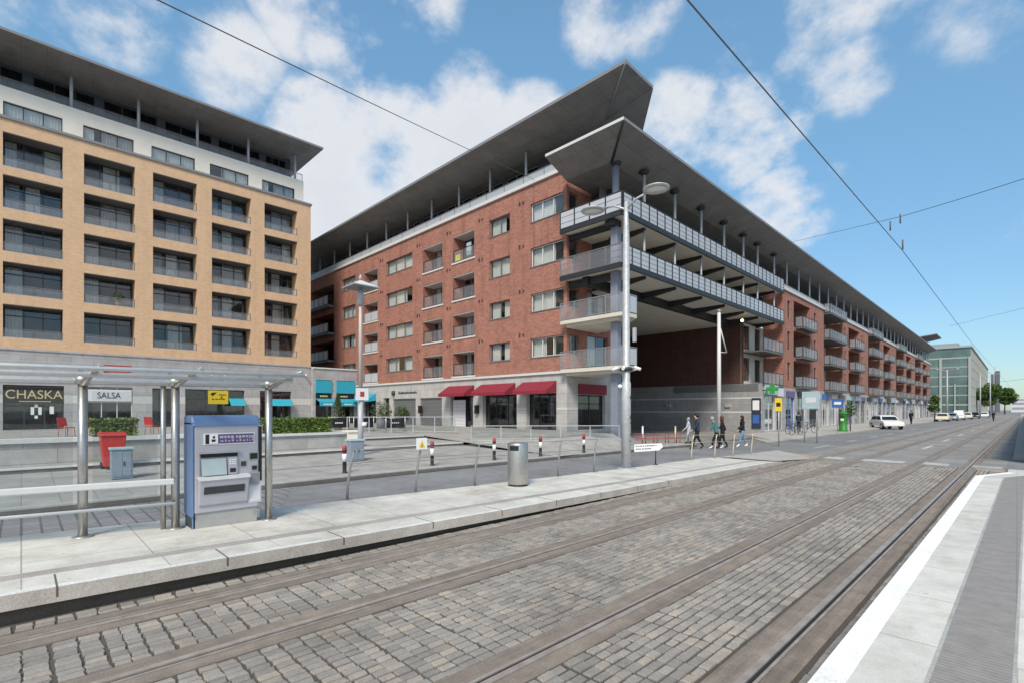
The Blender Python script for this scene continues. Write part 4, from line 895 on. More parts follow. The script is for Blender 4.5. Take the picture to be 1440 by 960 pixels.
# end roof at the far corner
m = MB(); A = (-13.0, 157.5, 19.4); m.face([(-13.0, 150.5, 19.3), (-13.0, 161, 19.3), (-19, 161, 18.0), (-19, 146, 18.0)], 'soffit_dark'); m.face([(-13, 150.5, 19.3), (-13, 161, 19.3), (-13, 161, 19.5), (-13, 150.5, 19.5)], 'fascia_grey'); m.face([(-13, 150.5, 19.3), (-13, 150.5, 19.5), (-19, 146, 18.2), (-19, 146, 18.0)], 'fascia_grey'); m.face([(-13, 150.5, 19.5), (-13, 161, 19.5), (-19, 161, 18.2), (-19, 146, 18.2)], 'zinc'); m.build('end_roof', RB)
m = MB(); m.box(-30, -15.5, 150, 157, 12.8, 18.1, 'dark_frame'); m.build('end_penthouse', RB)
# shops along the street
m = MB(); hs = []; y = 48.75; ws_ = [3.0, 3.6, 4.2, 3.4]; k = 0
while y < 152:
    w = ws_[k % 4]; hs.append((y + .55, y + w, .25, 3.15, .3, 'pale_stone', 1.8, 'shop_room')); y += w + .35; k += 1
hs = [(44.0, 46.6, .25, 3.2, .3, 'pale_stone', 1.8, 'shop_room'), (46.9, 48.3, .25, 3.0, .3, 'pale_stone', 1.8, 'shop_room')] + hs
facade(m, FS, 43.41, 156.5, .1, 4.0, hs, 'grey_stone'); m.face([(-14.7, 156.5, .1), (-40, 156.5, .1), (-40, 156.5, 12.75), (-14.7, 156.5, 12.75)], 'red_brick'); m.build('street_stone_base', RB)
fr = ['white_frame', 'dark_frame', 'blue_paint', 'grey_frame', 'dark_frame', 'white_frame']; sc_ = ['light_blue_paint', 'far_pale', 'purple_panel', 'black_paint', 'far_pale', 'blue_paint', 'beige_paint', 'wood']
for i, h in enumerate(hs):
    window(FS, h[0], h[1], h[2], h[3], .12, RB, nv=2 + (h[1] - h[0] > 2.8), transom=2.5, frame=fr[i % 6], name='shopfront', curtain=[(.1, .5, 'light_blue_paint'), (.55, .8, 'curtain_white')] if i % 3 == 0 else None)
    if i > 1: q = MB(); q.fbox(FS, h[0] + .1, h[1] - .1, 3.2, 3.72, -.1, -.01, sc_[i % 8]); q.build('shop_sign', RB)
q = MB(); q.fbox(FS, 43.7, 46.5, 3.3, 4.1, -.28, -.02, 'light_blue_paint'); q.fbox(FS, 46.7, 48.3, 3.2, 3.9, -.14, -.02, 'far_pale'); q.build('shop_sign', RB)
q = MB(); q.box(-14.4, -13.5, 43.32, 43.5, 3.55, 3.85, 'pharmacy_green'); q.box(-14.1, -13.8, 43.30, 43.52, 3.3, 4.1, 'pharmacy_green'); q.box(-14.68, -14.0, 43.37, 43.45, 3.58, 3.66, 'dark_steel'); q.build('cross_sign', RB)
q = MB(); q.fbox(FY(43.38), -15.5, -14.8, .5, 3.0, -.08, .0, 'cloth_navy'); q.fbox(FY(43.38), -15.42, -14.9, 2.0, 2.8, -.1, -.081, 'white_paint'); q.fbox(FY(43.38), -15.42, -14.9, .9, 1.6, -.1, -.081, 'blue_paint'); q.build('shop_poster', RB)
m = MB(); m.lathe((-15.4, 41.0, 9.0), [(.0, 0), (.10, .03), (.12, .12), (.08, .2)], 'lamp_glow', 10); m.build('soffit_lamp', RB)

# ================================================================== FAR BUILDINGS
OB = thing('office_building', 'green glass office block with pale stone frame at the far end of the street', 'building', (-25, 263, 0))
m = MB(); x0, x1, y0, y1, zt = -70, -12.6, 263, 425, 26.2; m.box(x0, x1, y0, y1, 0, zt, 'office_glass'); m.build('glass_wall', OB)
F = FY(y0); m = MB()
for z in (0.2, 3.6, 7.3, 11.0, 14.7, 18.4, 22.0): m.fbox(F, x0, x1 - .3, z, z + .55, -.12, .0, 'office_stone' if z in (3.6, 22.0) else 'far_grey')
for k in range(38): m.fbox(F, x0 + k * 1.5, x0 + k * 1.5 + .12, .8, 22.0, -.08, .0, 'grey_frame')
m.build('front_bands', OB)
for x in (-12.9, -21.5, -30.3, -39, -48, -57): m = MB(); m.fbox(F, x - .38, x + .38, 0, 22.6, -.55, -.13, 'office_stone'); m.build('pilaster', OB)
for x in (-17.2, -25.9): m = MB(); m.fbox(F, x - .2, x + .2, 0, 12, -.45, -.13, 'office_stone'); m.build('pilaster', OB)
F = FX(x1); m = MB()
for z in (3.6, 7.3, 11.0, 14.7, 18.4, 22.0): m.fbox(F, y0 + .2, y1, z, z + .5, -.1, .0, 'office_stone')
for k in range(27): m.fbox(F, y0 + 1 + k * 6, y0 + 1.4 + k * 6, .3, 25.8, -.16, .0, 'office_stone')
m.build('side_bands', OB)
m = MB(); m.box(x0 - .3, x1 + .35, y0 - .5, y1, zt, zt + .7, 'office_stone'); m.box(-46, -16.5, y0 + 3, y0 + 40, zt + .7, zt + 2.2, 'far_grey'); m.build('roof', OB)
def at_pix(u, Y):
    s_, c_ = math.sin(TH), math.cos(TH); a = (u - 720) / 700; return Y * (-s_ + c_ * a) / (c_ + s_ * a)
T = thing('tower_building', 'distant dark tower pair with a pale shaft rising behind the street tree', 'building', (at_pix(1400, 470), 470, 0))
xa, xb, xc, xd = [at_pix(u, 470) for u in (1393.5, 1397, 1400, 1406)]
m = MB(); m.box(xa, xb, 470, 476, 0, 26, 'far_dark'); m.build('wall', T); m = MB(); m.box(xb + .05, xc - .05, 471, 474, 0, 31, 'far_pale'); m.build('lift_shaft', T); m = MB(); m.box(xc, xd, 470, 476, 0, 28, 'far_dark'); m.build('annex', T)
T = thing('office_building', 'distant pale low block closing the end of the street', 'building', (4, 520, 0)); m = MB(); m.box(-3, 60, 520, 540, 0, 9, 'far_pale'); m.build('wall', T); m = MB()
for z in (2, 5.5): m.box(-2.5, 59, 519.9, 520, z, z + 1.6, 'far_grey')
m.build('window_band', T); m = MB(); m.box(-3.3, 60.3, 519.6, 540, 9, 9.5, 'far_grey'); m.build('roof', T)

# ================================================================== PLAZA FURNITURE
W_ = MB(); W_.box(-20.75, -20.28, -30, 10.7, .40, 1.06, 'granite_wall'); 
o = thing('planter_wall', 'long grey stone planter wall with pale coping in front of the restaurant terrace', 'wall', (-20.5, 3, .4)); W_.build('wall', o)
m = MB(); m.box(-20.80, -20.2, -30, 4.55, 1.06, 1.19, 'coping_stone'); m.box(-20.80, -20.2, 5.6, 9.9, 1.0, 1.10, 'coping_stone'); m.box(-20.78, -20.2, 10.0, 10.72, 1.062, 1.13, 'white_render'); m.build('coping', o)
m = MB(); m.box(-20.276, -20.25, 10.0, 10.7, .42, 1.05, 'white_render'); m.build('end_panel', o)
m = MB(); m.box(-44.6, -20.76, -30, 10.7, .38, .56, 'plaza_slab'); tag(m.build('terrace'), 'raised paved restaurant terrace behind the planter wall', 'terrace', kind='structure')
def hedge(y0, y1, x0, x1, z0, z1, n, label, seed, mats=('hedge_leaf',)):
    r_ = random.Random(seed); t = thing('hedge', label, 'hedge', ((x0 + x1) / 2, (y0 + y1) / 2, z0), 'clipped hedges behind the planter wall'); m = MB()
    for _ in range(n):
        f = r_.random(); x, y, z = r_.uniform(x0, x1), r_.uniform(y0, y1), r_.uniform(z0, z1)
        if f < .45: x = x1 - abs(r_.gauss(0, .05))
        elif f < .75: z = z1 - abs(r_.gauss(0, .05))
        leaf(m, Vector((x, y, z + r_.gauss(0, .02))), r_.uniform(.04, .075), r_.choice(mats), r_)
    m.build('foliage', t); s = MB(); s.box(x0 + .12, x1 - .12, y0 + .12, y1 - .12, z0, z1 - .15, 'soil'); s.build('soil_core', t)
hedge(6.75, 9.35, -21.3, -20.3, 1.05, 1.69, 4800, 'bright green clipped box hedge to the right of the ticket machine', 5)
hedge(1.55, 2.75, -21.0, -20.35, 1.0, 1.74, 2000, 'green hedge with orange flecks behind the red bin and below the white restaurant sign', 6, ('hedge_leaf', 'hedge_leaf', 'hedge_leaf', 'autumn_leaf'))

def cabinet(x, y, z, w, d, h, label):
    t = thing('utility_cabinet', label, 'cabinet', (x, y, z), 'grey utility cabinets on the square')
    m = MB(); m.box(x - d / 2, x + d / 2, y - w / 2, y + w / 2, z, z + h, 'cabinet_grey'); m.build('body', t, bevel=.012)
    m = MB(); m.box(x - d / 2 - .03, x + d / 2 + .03, y - w / 2 - .03, y + w / 2 + .03, z + h, z + h + .06, 'light_blue_paint'); m.build('lid', t, bevel=.01)
    m = MB(); m.box(x + d / 2 + .001, x + d / 2 + .012, y - w / 2 + .04, y - .005, z + .06, z + h - .05, 'cabinet_grey'); m.box(x + d / 2 + .001, x + d / 2 + .012, y + .005, y + w / 2 - .04, z + .06, z + h - .05, 'cabinet_grey'); dd = m.build('door', t)
    m = MB(); m.box(x + d / 2 + .013, x + d / 2 + .03, y + .02, y + .05, z + h * .45, z + h * .6, 'dark_steel'); m.build('handle', dd)
cabinet(-17.0, 1.93, .19, .46, .34, .78, 'grey blue utility cabinet standing just in front of the red bin')
cabinet(-16.9, 8.65, .19, .52, .38, .72, 'grey blue utility cabinet at the foot of the square-topped lamp post')
t = thing('wheelie_bin', 'bright red wheelie bin beside the planter wall', 'bin', (-19.3, 2.1, .26)); x, y, z = -19.3, 1.98, .26
m = MB(); m.hexa([(x - .24, y - .23, z + .08), (x + .24, y - .23, z + .08), (x + .24, y + .23, z + .08), (x - .24, y + .23, z + .08), (x - .30, y - .30, z + 1.0), (x + .30, y - .30, z + 1.0), (x + .30, y + .30, z + 1.0), (x - .30, y + .30, z + 1.0)], 'red_paint'); m.build('body', t, bevel=.02)
m = MB(); m.hexa([(x - .34, y - .34, z + 1.0), (x + .34, y - .34, z + 1.0), (x + .34, y + .34, z + 1.0), (x - .34, y + .34, z + 1.0), (x - .34, y - .34, z + 1.1), (x + .30, y - .30, z + 1.05), (x + .30, y + .30, z + 1.05), (x - .34, y + .34, z + 1.1)], 'red_paint'); m.build('lid', t, bevel=.012)
for yy in (y - .25, y + .25):
    m = MB(); m.tube([(x - .2, yy - .03, z + .1), (x - .2, yy + .03, z + .1)], .1, 'rubber', 12); m.build('wheel', t)

def bollard(x, y, z, label):
    t = thing('bollard', label, 'bollard', (x, y, z), 'red, white and black bollards along the square kerb')
    m = MB(); m.lathe((x, y, z), [(.085, 0), (.075, .02), (.06, .04), (.06, .36), (.062, .37)], 'black_paint', 12); m.build('base', t)
    m = MB(); m.lathe((x, y, z), [(.066, .362), (.066, .60)], 'white_paint', 12); m.build('white_band', t)
    m = MB(); m.lathe((x, y, z), [(.064, .602), (.064, .70), (.066, .702), (.066, .80), (.05, .84), (.0, .86)], 'dull_red_paint', 12); m.lathe((x, y, z), [(.068, .66), (.068, .71)], 'black_paint', 12); m.build('top', t)
for (x, y), l in zip([(-14.25, 6.95), (-14.1, 10.05), (-14.0, 12.85), (-13.75, 15.2), (-13.55, 17.85)],
    ['striped kerb bollard beside the grey cabinet under the lamp post', 'striped kerb bollard just right of the yellow warning notice', 'striped kerb bollard to the left of the steel litter bin', 'striped kerb bollard immediately right of the steel litter bin', 'striped kerb bollard nearest the tall silver pole']): bollard(x, y, .115, l)

# square-topped lamp post on the plaza
t = thing('street_lamp', 'slim lamp post with a square pale canopy top on the square', 'street lamp', (-18.5, 9.7, .22)); x, y, z = -18.5, 9.7, .22
m = MB(); m.tube([(x, y, z), (x, y, z + 2.2)], .11, 'painted_grey', 12); m.tube([(x, y, z + 2.2), (x, y, 7.1)], [.085, .065], 'lamp_stem', 12); m.build('pole', t)
m = MB(); h_ = .54
for (a, b) in (((-1, -1), (1, -1)), ((1, -1), (1, 1)), ((1, 1), (-1, 1)), ((-1, 1), (-1, -1))):
    m.face([(x + a[0] * h_, y + a[1] * h_, 6.92), (x + b[0] * h_, y + b[1] * h_, 6.92), (x, y, 7.22)], 'fascia_white'); m.face([(x + a[0] * h_, y + a[1] * h_, 6.88), (x + b[0] * h_, y + b[1] * h_, 6.88), (x + b[0] * h_, y + b[1] * h_, 6.92), (x + a[0] * h_, y + a[1] * h_, 6.92)], 'zinc')
m.face([(x - h_, y - h_, 6.88), (x + h_, y - h_, 6.88), (x + h_, y + h_, 6.88), (x - h_, y + h_, 6.88)], 'soffit'); m.build('canopy', t)
m = MB(); m.lathe((x, y, 7.2), [(.05, 0), (.08, .1), (.03, .22), (.0, .25)], 'zinc', 10); m.build('finial', t)
m = MB(); m.lathe((x, y, 6.2), [(.13, 0), (.13, .45), (.07, .68)], 'painted_grey', 10); m.build('collar', t)
m = MB(); m.box(x + .12, x + .14, y - .27, y + .27, 2.42, 2.9, 'white_paint'); m.box(x + .141, x + .147, y - .09, y + .09, 2.56, 2.76, 'dull_red_paint'); m.build('sign_plate', t)
m = MB(); m.lathe((x + .12, y + .1, 1.35), [(.0, 0), (.1, .04), (.1, .16), (.0, .2)], 'white_paint', 10); m.build('junction_ball', t)

# cafe corner: barriers, potted shrubs, chairs
for i, (x, y, l) in enumerate([(-28.8, 13.7, 'black cafe barrier nearest the end of the hedge'), (-28.0, 14.9, 'black cafe barrier behind the square-topped lamp post, with white marks'), (-26.5, 16.2, 'black cafe barrier furthest along towards the roller shutters')]):
    t = thing('cafe_barrier', l, 'barrier', (x, y, .7), 'black canvas barriers in front of the teal cafe'); m = MB(); m.box(x - .015, x + .015, y - .62, y + .62, .95, 1.5, 'black_paint')
    m.build('screen', t); m = MB()
    for yy in (y - .66, y + .66): m.tube([(x, yy, .68), (x, yy, 1.62)], .025, 'steel_light', 8); m.lathe((x, yy, .68), [(.2, 0), (.2, .03), (.03, .05)], 'dark_steel', 10)
    m.tube([(x, y - .66, 1.58), (x, y + .66, 1.58)], .018, 'steel_light', 6); m.build('frame', t)
    m = MB()
    for k in range(4): m.box(x + .016, x + .02, y - .25 + k * .13, y - .17 + k * .13, 1.2, 1.28, 'white_letter')
    m.build('lettering', t)
def potted(x, y, z, r_, h, label, kind, seed):
    t = thing('potted_plant', label, 'plant', (x, y, z)); m = MB(); m.lathe((x, y, z), [(.26, 0), (.34, .55), (.35, .6), (.3, .6), (.3, .5), (0, .5)], 'far_grey', 14); m.build('pot', t)
    m = MB(); m.tube([(x, y, z + .5), (x, y, z + h * .8)], .03, 'bark', 6); m.build('stem', t); m = MB(); rq = random.Random(seed)
    if kind == 'cone':
        for _ in range(900):
            f = rq.random() ** .7; rad = r_ * (1 - f) * math.sqrt(rq.random()) + .03; an = rq.uniform(0, 6.28); leaf(m, Vector((x + rad * math.cos(an), y + rad * math.sin(an), z + .6 + f * (h - .6))), .06, 'shrub_leaf', rq)
    else: leaves(m, [(x, y, z + h * .62, r_, r_, h * .34), (x + .2, y + .2, z + h * .55, r_ * .6, r_ * .7, h * .25)], 700, .075, 'shrub_leaf', rq)
    m.build('foliage', t)
potted(-31.5, 14.9, .72, .55, 2.4, 'cone-shaped evergreen in a pot left of the lamp post', 'cone', 1); potted(-31.2, 17.9, .72, .75, 2.0, 'bushy potted shrub right of the lamp post', 'b', 2); potted(-30.3, 19.0, .72, .5, 1.7, 'small potted shrub nearest the grey doors', 'b', 3)
def chair(x, y, z, a, label):
    t = thing('cafe_chair', label, 'chair', (x, y, z), 'red chairs on the restaurant terrace'); c_, s_ = math.cos(a), math.sin(a); P = lambda u, v, w: (x + u * c_ - v * s_, y + u * s_ + v * c_, z + w)
    m = MB(); m.hexa([P(-.22, -.22, .43), P(.22, -.22, .43), P(.22, .22, .43), P(-.22, .22, .43), P(-.22, -.22, .47), P(.22, -.22, .47), P(.22, .22, .47), P(-.22, .22, .47)], 'red_paint'); m.build('seat', t)
    m = MB(); m.hexa([P(-.26, -.22, .52), P(-.23, -.22, .52), P(-.23, .22, .52), P(-.26, .22, .52), P(-.36, -.2, .95), P(-.33, -.2, .95), P(-.33, .2, .95), P(-.36, .2, .95)], 'red_paint'); m.build('backrest', t)
    for u, v in ((-.2, -.2), (.2, -.2), (-.2, .2), (.2, .2)): m = MB(); m.tube([P(u * 1.15, v * 1.1, 0), P(u, v, .45)], .014, 'dull_red_paint', 6); m.build('leg', t)
chair(-33.0, 1.6, .70, .6, 'red metal chair behind the wall left of the hedge'); chair(-33.0, 5.06, .70, 2.4, 'red metal chair on the terrace right of the hedge and red bin')
# low wall and glass balustrade of the restaurant terrace
t = thing('terrace_balustrade', 'low stone wall with glass balustrade in front of the red awning restaurant', 'balustrade', (-17, 19, .1))
pa, pb = Vector((-19.4, 16.2, 0)), Vector((-14.35, 21.9, 0)); dd = (pb - pa).normalized(); nn = Vector((-dd.y, dd.x, 0)) * .12
m = MB(); m.hexa([(*(pa - nn).xy, .1), (*(pb - nn).xy, .1), (*(pb + nn).xy, .1), (*(pa + nn).xy, .1), (*(pa - nn).xy, .52), (*(pb - nn).xy, .52), (*(pb + nn).xy, .52), (*(pa + nn).xy, .52)], 'granite_wall'); m.box(-14.45, -14.2, 21.9, 23.2, .1, .52, 'granite_wall'); m.build('wall', t)
railing_run(pa.xy, pb.xy, .52, .72, t, step=1.5, panel='clear_glass', frame='painted_grey', gap=.06, post_r=.02)

t = thing('plaza_railing', 'slim grey railing on the square between the lamp post and the roller shutters', 'railing', (-24.5, 15, .6))
railing_run((-27.2, 13.4), (-23.4, 18.4), .68, .95, t, step=1.3, panel='clear_glass', frame='painted_grey', gap=.08, post_r=.022)

# ================================================================== TRAM STOP
def sh_x(y): return -8.98 + .20 * (y - .6)
t = thing('tram_shelter', 'steel tram shelter with glass canopy and horizontal leaning rails', 'shelter', (-8.9, .6, .3))
for y in (-3.4, -1.4, .6, 1.63, 2.86):
    m = MB(); x = sh_x(y); zp = zplat(y); m.tube([(x, y, zp), (x, y, 2.40)], .055, 'steel_brushed', 14); m.lathe((x, y, zp), [(.12, 0), (.12, .012), (.06, .02)], 'steel_brushed', 14); m.build('post', t)
m = MB(); x = sh_x(1.49); m.tube([(x - .03, 1.49, .29), (x - .03, 1.49, 2.4)], .035, 'steel_brushed', 10); m.build('post', t)
def srail(z, r_, y0=-4.5, y1=1.62, mt='steel_light', dx=.07):
    m = MB(); m.tube([(sh_x(y0) + dx, y0, z), (sh_x(y1) + dx, y1, z)], r_, mt, 10); return m.build('rail', t)
m = MB(); m.hexa([(sh_x(-4.5) + .06, -4.5, .95), (sh_x(1.6) + .06, 1.6, .95), (sh_x(1.6) + .12, 1.6, .95), (sh_x(-4.5) + .12, -4.5, .95), (sh_x(-4.5) + .06, -4.5, 1.04), (sh_x(1.6) + .06, 1.6, 1.04), (sh_x(1.6) + .12, 1.6, 1.04), (sh_x(-4.5) + .12, -4.5, 1.04)], 'white_frame'); m.build('rail', t, bevel=.015)
srail(.67, .022, mt='white_frame')
ya, yb = -5.0, 3.0
for dx, z, r_ in ((.0, 2.44, .05), (.62, 2.50, .035), (1.08, 2.55, .03)):
    m = MB(); m.tube([(sh_x(ya) + dx, ya, z), (sh_x(yb) + dx, yb, z)], r_, 'steel_light', 10); m.build('beam', t)
for y in (-3.4, -1.4, .6, 1.63, 2.86):
    m = MB(); x = sh_x(y); m.tube([(x, y, 2.40), (x + .55, y + .05, 2.52), (x + 1.12, y + .1, 2.60)], [.05, .04, .025], 'steel_brushed', 8); m.tube([(x - .02, y, 2.44), (x - .45, y, 2.62)], [.045, .025], 'steel_brushed', 8); m.lathe((x, y, 2.38), [(.0, 0), (.09, .02), (.09, .12), (.0, .15)], 'steel_brushed', 12); m.build('roof_bracket', t)
m = MB()
for y0, y1 in ((-5.0, -3.42), (-3.38, -1.42), (-1.38, .58), (.62, 1.61), (1.65, 2.98)):
    m.hexa([(sh_x(y0) - .42, y0, 2.64), (sh_x(y1) - .42, y1, 2.64), (sh_x(y1) + 1.1, y1, 2.60), (sh_x(y0) + 1.1, y0, 2.60), (sh_x(y0) - .42, y0, 2.652), (sh_x(y1) - .42, y1, 2.652), (sh_x(y1) + 1.1, y1, 2.612), (sh_x(y0) + 1.1, y0, 2.612)], 'canopy_glass')
m.build('canopy', t)
for y0, y1 in ((-3.3, -1.5), (-1.3, .5), (.7, 1.42)):
    m = MB(); m.hexa([(sh_x(y0) - .01, y0, .55), (sh_x(y1) - .01, y1, .55), (sh_x(y1) + .002, y1, .55), (sh_x(y0) + .002, y0, .55), (sh_x(y0) - .01, y0, 2.3), (sh_x(y1) - .01, y1, 2.3), (sh_x(y1) + .002, y1, 2.3), (sh_x(y0) + .002, y0, 2.3)], 'clear_glass'); m.build('back_panel', t)
m = MB(); m.box(sh_x(.85) + .60, sh_x(.85) + .63, .76, 1.05, 2.49, 2.63, 'dull_red_paint'); m.build('canopy_sticker', t)
# hanging yellow sign
y0s, y1s = 2.17, 2.46; xs = -9.25
s_ = thing('warning_sign', 'yellow notice with dark marks fixed under the shelter canopy above the ticket machine', 'sign', (xs, 2.2, 2.1))
m = MB(); m.box(xs - .01, xs + .01, y0s, y1s, 2.14, 2.36, 'yellow_paint'); m.build('plate', s_)
m = MB(); m.hexa([(xs + .011, y0s + .03, 2.30), (xs + .011, y0s + .06, 2.27), (xs + .014, y0s + .06, 2.27), (xs + .014, y0s + .03, 2.30), (xs + .011, y0s + .05, 2.325), (xs + .011, y0s + .12, 2.33), (xs + .014, y0s + .12, 2.33), (xs + .014, y0s + .05, 2.325)], 'black_letter')
for k in range(4): m.box(xs + .011, xs + .014, y0s + .15 + .028 * k, y0s + .17 + .028 * k, 2.285, 2.30, 'black_letter'); m.box(xs + .011, xs + .014, y0s + .05 + .05 * k, y0s + .085 + .05 * k, 2.215, 2.228, 'black_letter')
m.box(xs + .011, xs + .014, y0s + .18, y0s + .20, 2.235, 2.265, 'black_letter'); m.build('lettering', s_)
m = MB(); m.tube([(xs, y0s + .05, 2.35), (xs, y0s + .05, 2.63)], .008, 'steel_light', 6); m.tube([(xs, y1s - .05, 2.35), (xs, y1s - .05, 2.63)], .008, 'steel_light', 6); m.build('hanger', s_)

# ticket machine
mx, y0, y1, z0 = -8.50, 1.80, 2.71, .265
TM = thing('ticket_machine', 'silver and blue tram ticket machine with a small screen and payment slots', 'ticket machine', (mx, y0, z0)); F = FX(mx); t = TM
m = MB(); m.fbox(F, y0 + .01, y1 - .01, z0 + .24, 1.83, .0, .46, 'machine_silver'); m.build('body', t, bevel=.02)
m = MB(); m.fbox(F, y0 + .03, y1 - .03, zplat(y0) - .01, z0 + .238, .025, .44, 'machine_grey'); m.build('plinth', t)
m = MB(); m.fbox(F, y0 - .02, y0 + .008, z0 + .20, 1.86, -.01, .50, 'machine_blue'); m.fbox(F, y0 - .01, y0 + .012, z0 - .0, z0 + .197, .02, .46, 'dark_frame'); m.build('side_panel', t, bevel=.015)
m = MB(); m.hexa([F(y0 - .02, 1.80, -.035), F(y1 + .01, 1.80, -.035), F(y1 + .01, 1.80, .5), F(y0 - .02, 1.80, .5), F(y0 - .02, 1.96, .07), F(y1 + .01, 1.96, .07), F(y1 + .01, 1.96, .5), F(y0 - .02, 1.96, .5)], 'machine_blue'); m.build('hood', t, bevel=.03)
m = MB(); m.fbox(F, y0 + .13, y1 - .07, 1.52, 1.69, -.008, .0, 'white_paint'); hp_ = m.build('header_panel', t)
m = MB(); m.fbox(F, y0 + .155, y1 - .085, 1.535, 1.675, -.012, -.0085, 'purple_panel'); m.fbox(F, y0 + .155, y0 + .20, 1.535, 1.675, -.0145, -.0122, 'black_paint'); m.build('header_strip', hp_)
m = MB(); m.fbox(F, y0 + .205, y0 + .32, 1.535, 1.675, -.016, -.0148, 'white_paint'); m.fbox(F, y0 + .235, y0 + .285, 1.565, 1.60, -.019, -.0162, 'black_paint'); m.fbox(F, y0 + .25, y0 + .28, 1.615, 1.65, -.019, -.0162, 'black_paint')
rq = random.Random(2); u = y0 + .345
while u < y1 - .12:
    w_ = rq.uniform(.02, .05); m.fbox(F, u, u + w_, 1.615 - rq.choice((0, .01)), 1.65, -.0145, -.0122, 'machine_silver'); m.fbox(F, u + .01, u + w_, 1.56, 1.58 + rq.choice((0, .012)), -.0145, -.0122, 'machine_silver'); u += w_ + rq.choice((.012, .012, .03))
m.build('header_lettering', hp_)
m = MB(); m.fbox(F, y0 + .08, y0 + .60, 1.03, 1.40, -.004, .012, 'machine_trim'); m.fbox(F, y0 + .07, y0 + .61, 1.39, 1.42, -.05, .0, 'machine_grey'); m.fbox(F, y0 + .09, y0 + .59, 1.33, 1.388, -.006, -.0045, 'black_paint'); sp = m.build('screen_bezel', t)
m = MB(); m.hexa([F(y0 + .10, 1.06, -.06), F(y0 + .43, 1.06, -.06), F(y0 + .43, 1.30, -.008), F(y0 + .10, 1.30, -.008), F(y0 + .10, 1.07, -.065), F(y0 + .43, 1.07, -.065), F(y0 + .43, 1.31, -.013), F(y0 + .10, 1.31, -.013)], 'screen'); m.build('screen', sp)
m = MB(); m.fbox(F, y0 + .45, y0 + .585, 1.06, 1.32, -.03, -.005, 'machine_silver')
for i in range(3):
    for j in range(3): m.fbox(F, y0 + .475 + i * .032, y0 + .497 + i * .032, 1.21 + j * .03, 1.23 + j * .03, -.036, -.031, 'white_paint')
m.fbox(F, y0 + .48, y0 + .56, 1.09, 1.15, -.036, -.031, 'black_paint'); m.build('keypad', sp)
m = MB(); m.hexa([F(y0 + .06, .62, -.03), F(y0 + .73, .62, -.03), F(y0 + .73, .62, .0), F(y0 + .06, .62, .0), F(y0 + .06, 1.0, -.12), F(y0 + .73, 1.0, -.12), F(y0 + .73, 1.03, .0), F(y0 + .06, 1.03, .0)], 'machine_silver'); tr = m.build('ticket_tray', t, bevel=.012)
m = MB(); m.hexa([F(y0 + .05, 1.0, -.135), F(y0 + .74, 1.0, -.135), F(y0 + .74, 1.03, .0), F(y0 + .05, 1.03, .0), F(y0 + .05, 1.045, -.135), F(y0 + .74, 1.045, -.135), F(y0 + .74, 1.05, .0), F(y0 + .05, 1.05, .0)], 'white_frame'); m.build('tray_lip', tr)
m = MB(); m.hexa([F(y0 + .12, .79, -.080), F(y0 + .67, .79, -.080), F(y0 + .67, .79, -.05), F(y0 + .12, .79, -.05), F(y0 + .12, .90, -.107), F(y0 + .67, .90, -.107), F(y0 + .67, .90, -.05), F(y0 + .12, .90, -.05)], 'dark_frame'); m.build('tray_slot', tr)
for a, b, c, d, mt in ((.77, .88, 1.27, 1.36, 'black_paint'), (.64, .71, 1.17, 1.24, 'dark_frame'), (.80, .87, 1.10, 1.16, 'black_paint'), (.77, .90, .88, 1.04, 'machine_trim'), (.76, .92, .60, .83, 'far_pale'), (.87, .895, .36, .44, 'machine_trim')):
    m = MB(); m.fbox(F, y0 + a - .015, y0 + b + .015, c - .02, d + .02, -.006, .0, 'machine_grey' if mt != 'far_pale' else 'far_pale'); m.fbox(F, y0 + a, y0 + b, c, d, -.012, -.0065, mt); m.build('slot_panel', t)
m = MB(); m.box(mx - .46, mx - .1, y1 + .005, y1 + .07, .9, 1.78, 'dark_frame'); m.build('rear_casing', t)

# litter bin
x, y, z = -8.52, 8.6, zplat(8.6); t = thing('litter_bin', 'cylindrical brushed steel litter bin with a dark side slot on the platform', 'litter bin', (x, y, z))
m = MB(); m.lathe((x, y, z), [(.20, 0), (.20, .04), (.245, .045), (.25, .06), (.25, 1.0), (.235, 1.04), (.0, 1.045)], 'steel_brushed', 32); m.build('drum', t)
m = MB()
for q in range(9):
    a0, a1 = R(-75 + q * 6 - 20), R(-75 + (q + 1) * 6 - 20); m.face([(x + .253 * math.cos(a0), y + .253 * math.sin(a0), z + .86), (x + .253 * math.cos(a1), y + .253 * math.sin(a1), z + .86), (x + .253 * math.cos(a1), y + .253 * math.sin(a1), z + .98), (x + .253 * math.cos(a0), y + .253 * math.sin(a0), z + .98)], 'black_paint')
m.build('slot', t)
m = MB(); m.lathe((x, y, z), [(.235, .0), (.235, .035)], 'dark_steel', 32); m.build('base_ring', t)

# guard rails along the back of the platform
def guard(pts, label, mt, h=.98, lean=.14, rails=(.96, .55)):
    t = thing('guard_rail', label, 'railing', (*pts[0], zplat(pts[0][1])), 'guard rails along the back of the platform'); tops = []
    dv = Vector((pts[-1][0] - pts[0][0], pts[-1][1] - pts[0][1], 0)).normalized()
    for (x, y) in pts:
        z = zplat(y); m = MB(); ln = [(x + dv.x * lean * k, y + dv.y * lean * k, z + h * q) for q, k in ((0, 0), (.35, .12), (.7, .5), (.9, .85), (1, 1.1))]
        m.tube(ln, .025, mt, 10); m.box(x - .08, x + .08, y - .08, y + .08, z, z + .012, mt); m.build('post', t); tops.append(ln)
    for rz in rails:
        m = MB(); i = 4 if rz > .9 else 2; m.tube([l[i] for l in tops], .007, mt, 6); m.build('rail', t)
guard([(-9.42, 4.65), (-9.32, 6.2), (-9.2, 7.8), (-9.02, 10.7), (-8.96, 12.3)], 'thin grey guard rail of leaning posts beside the litter bin', 'grey_rail')
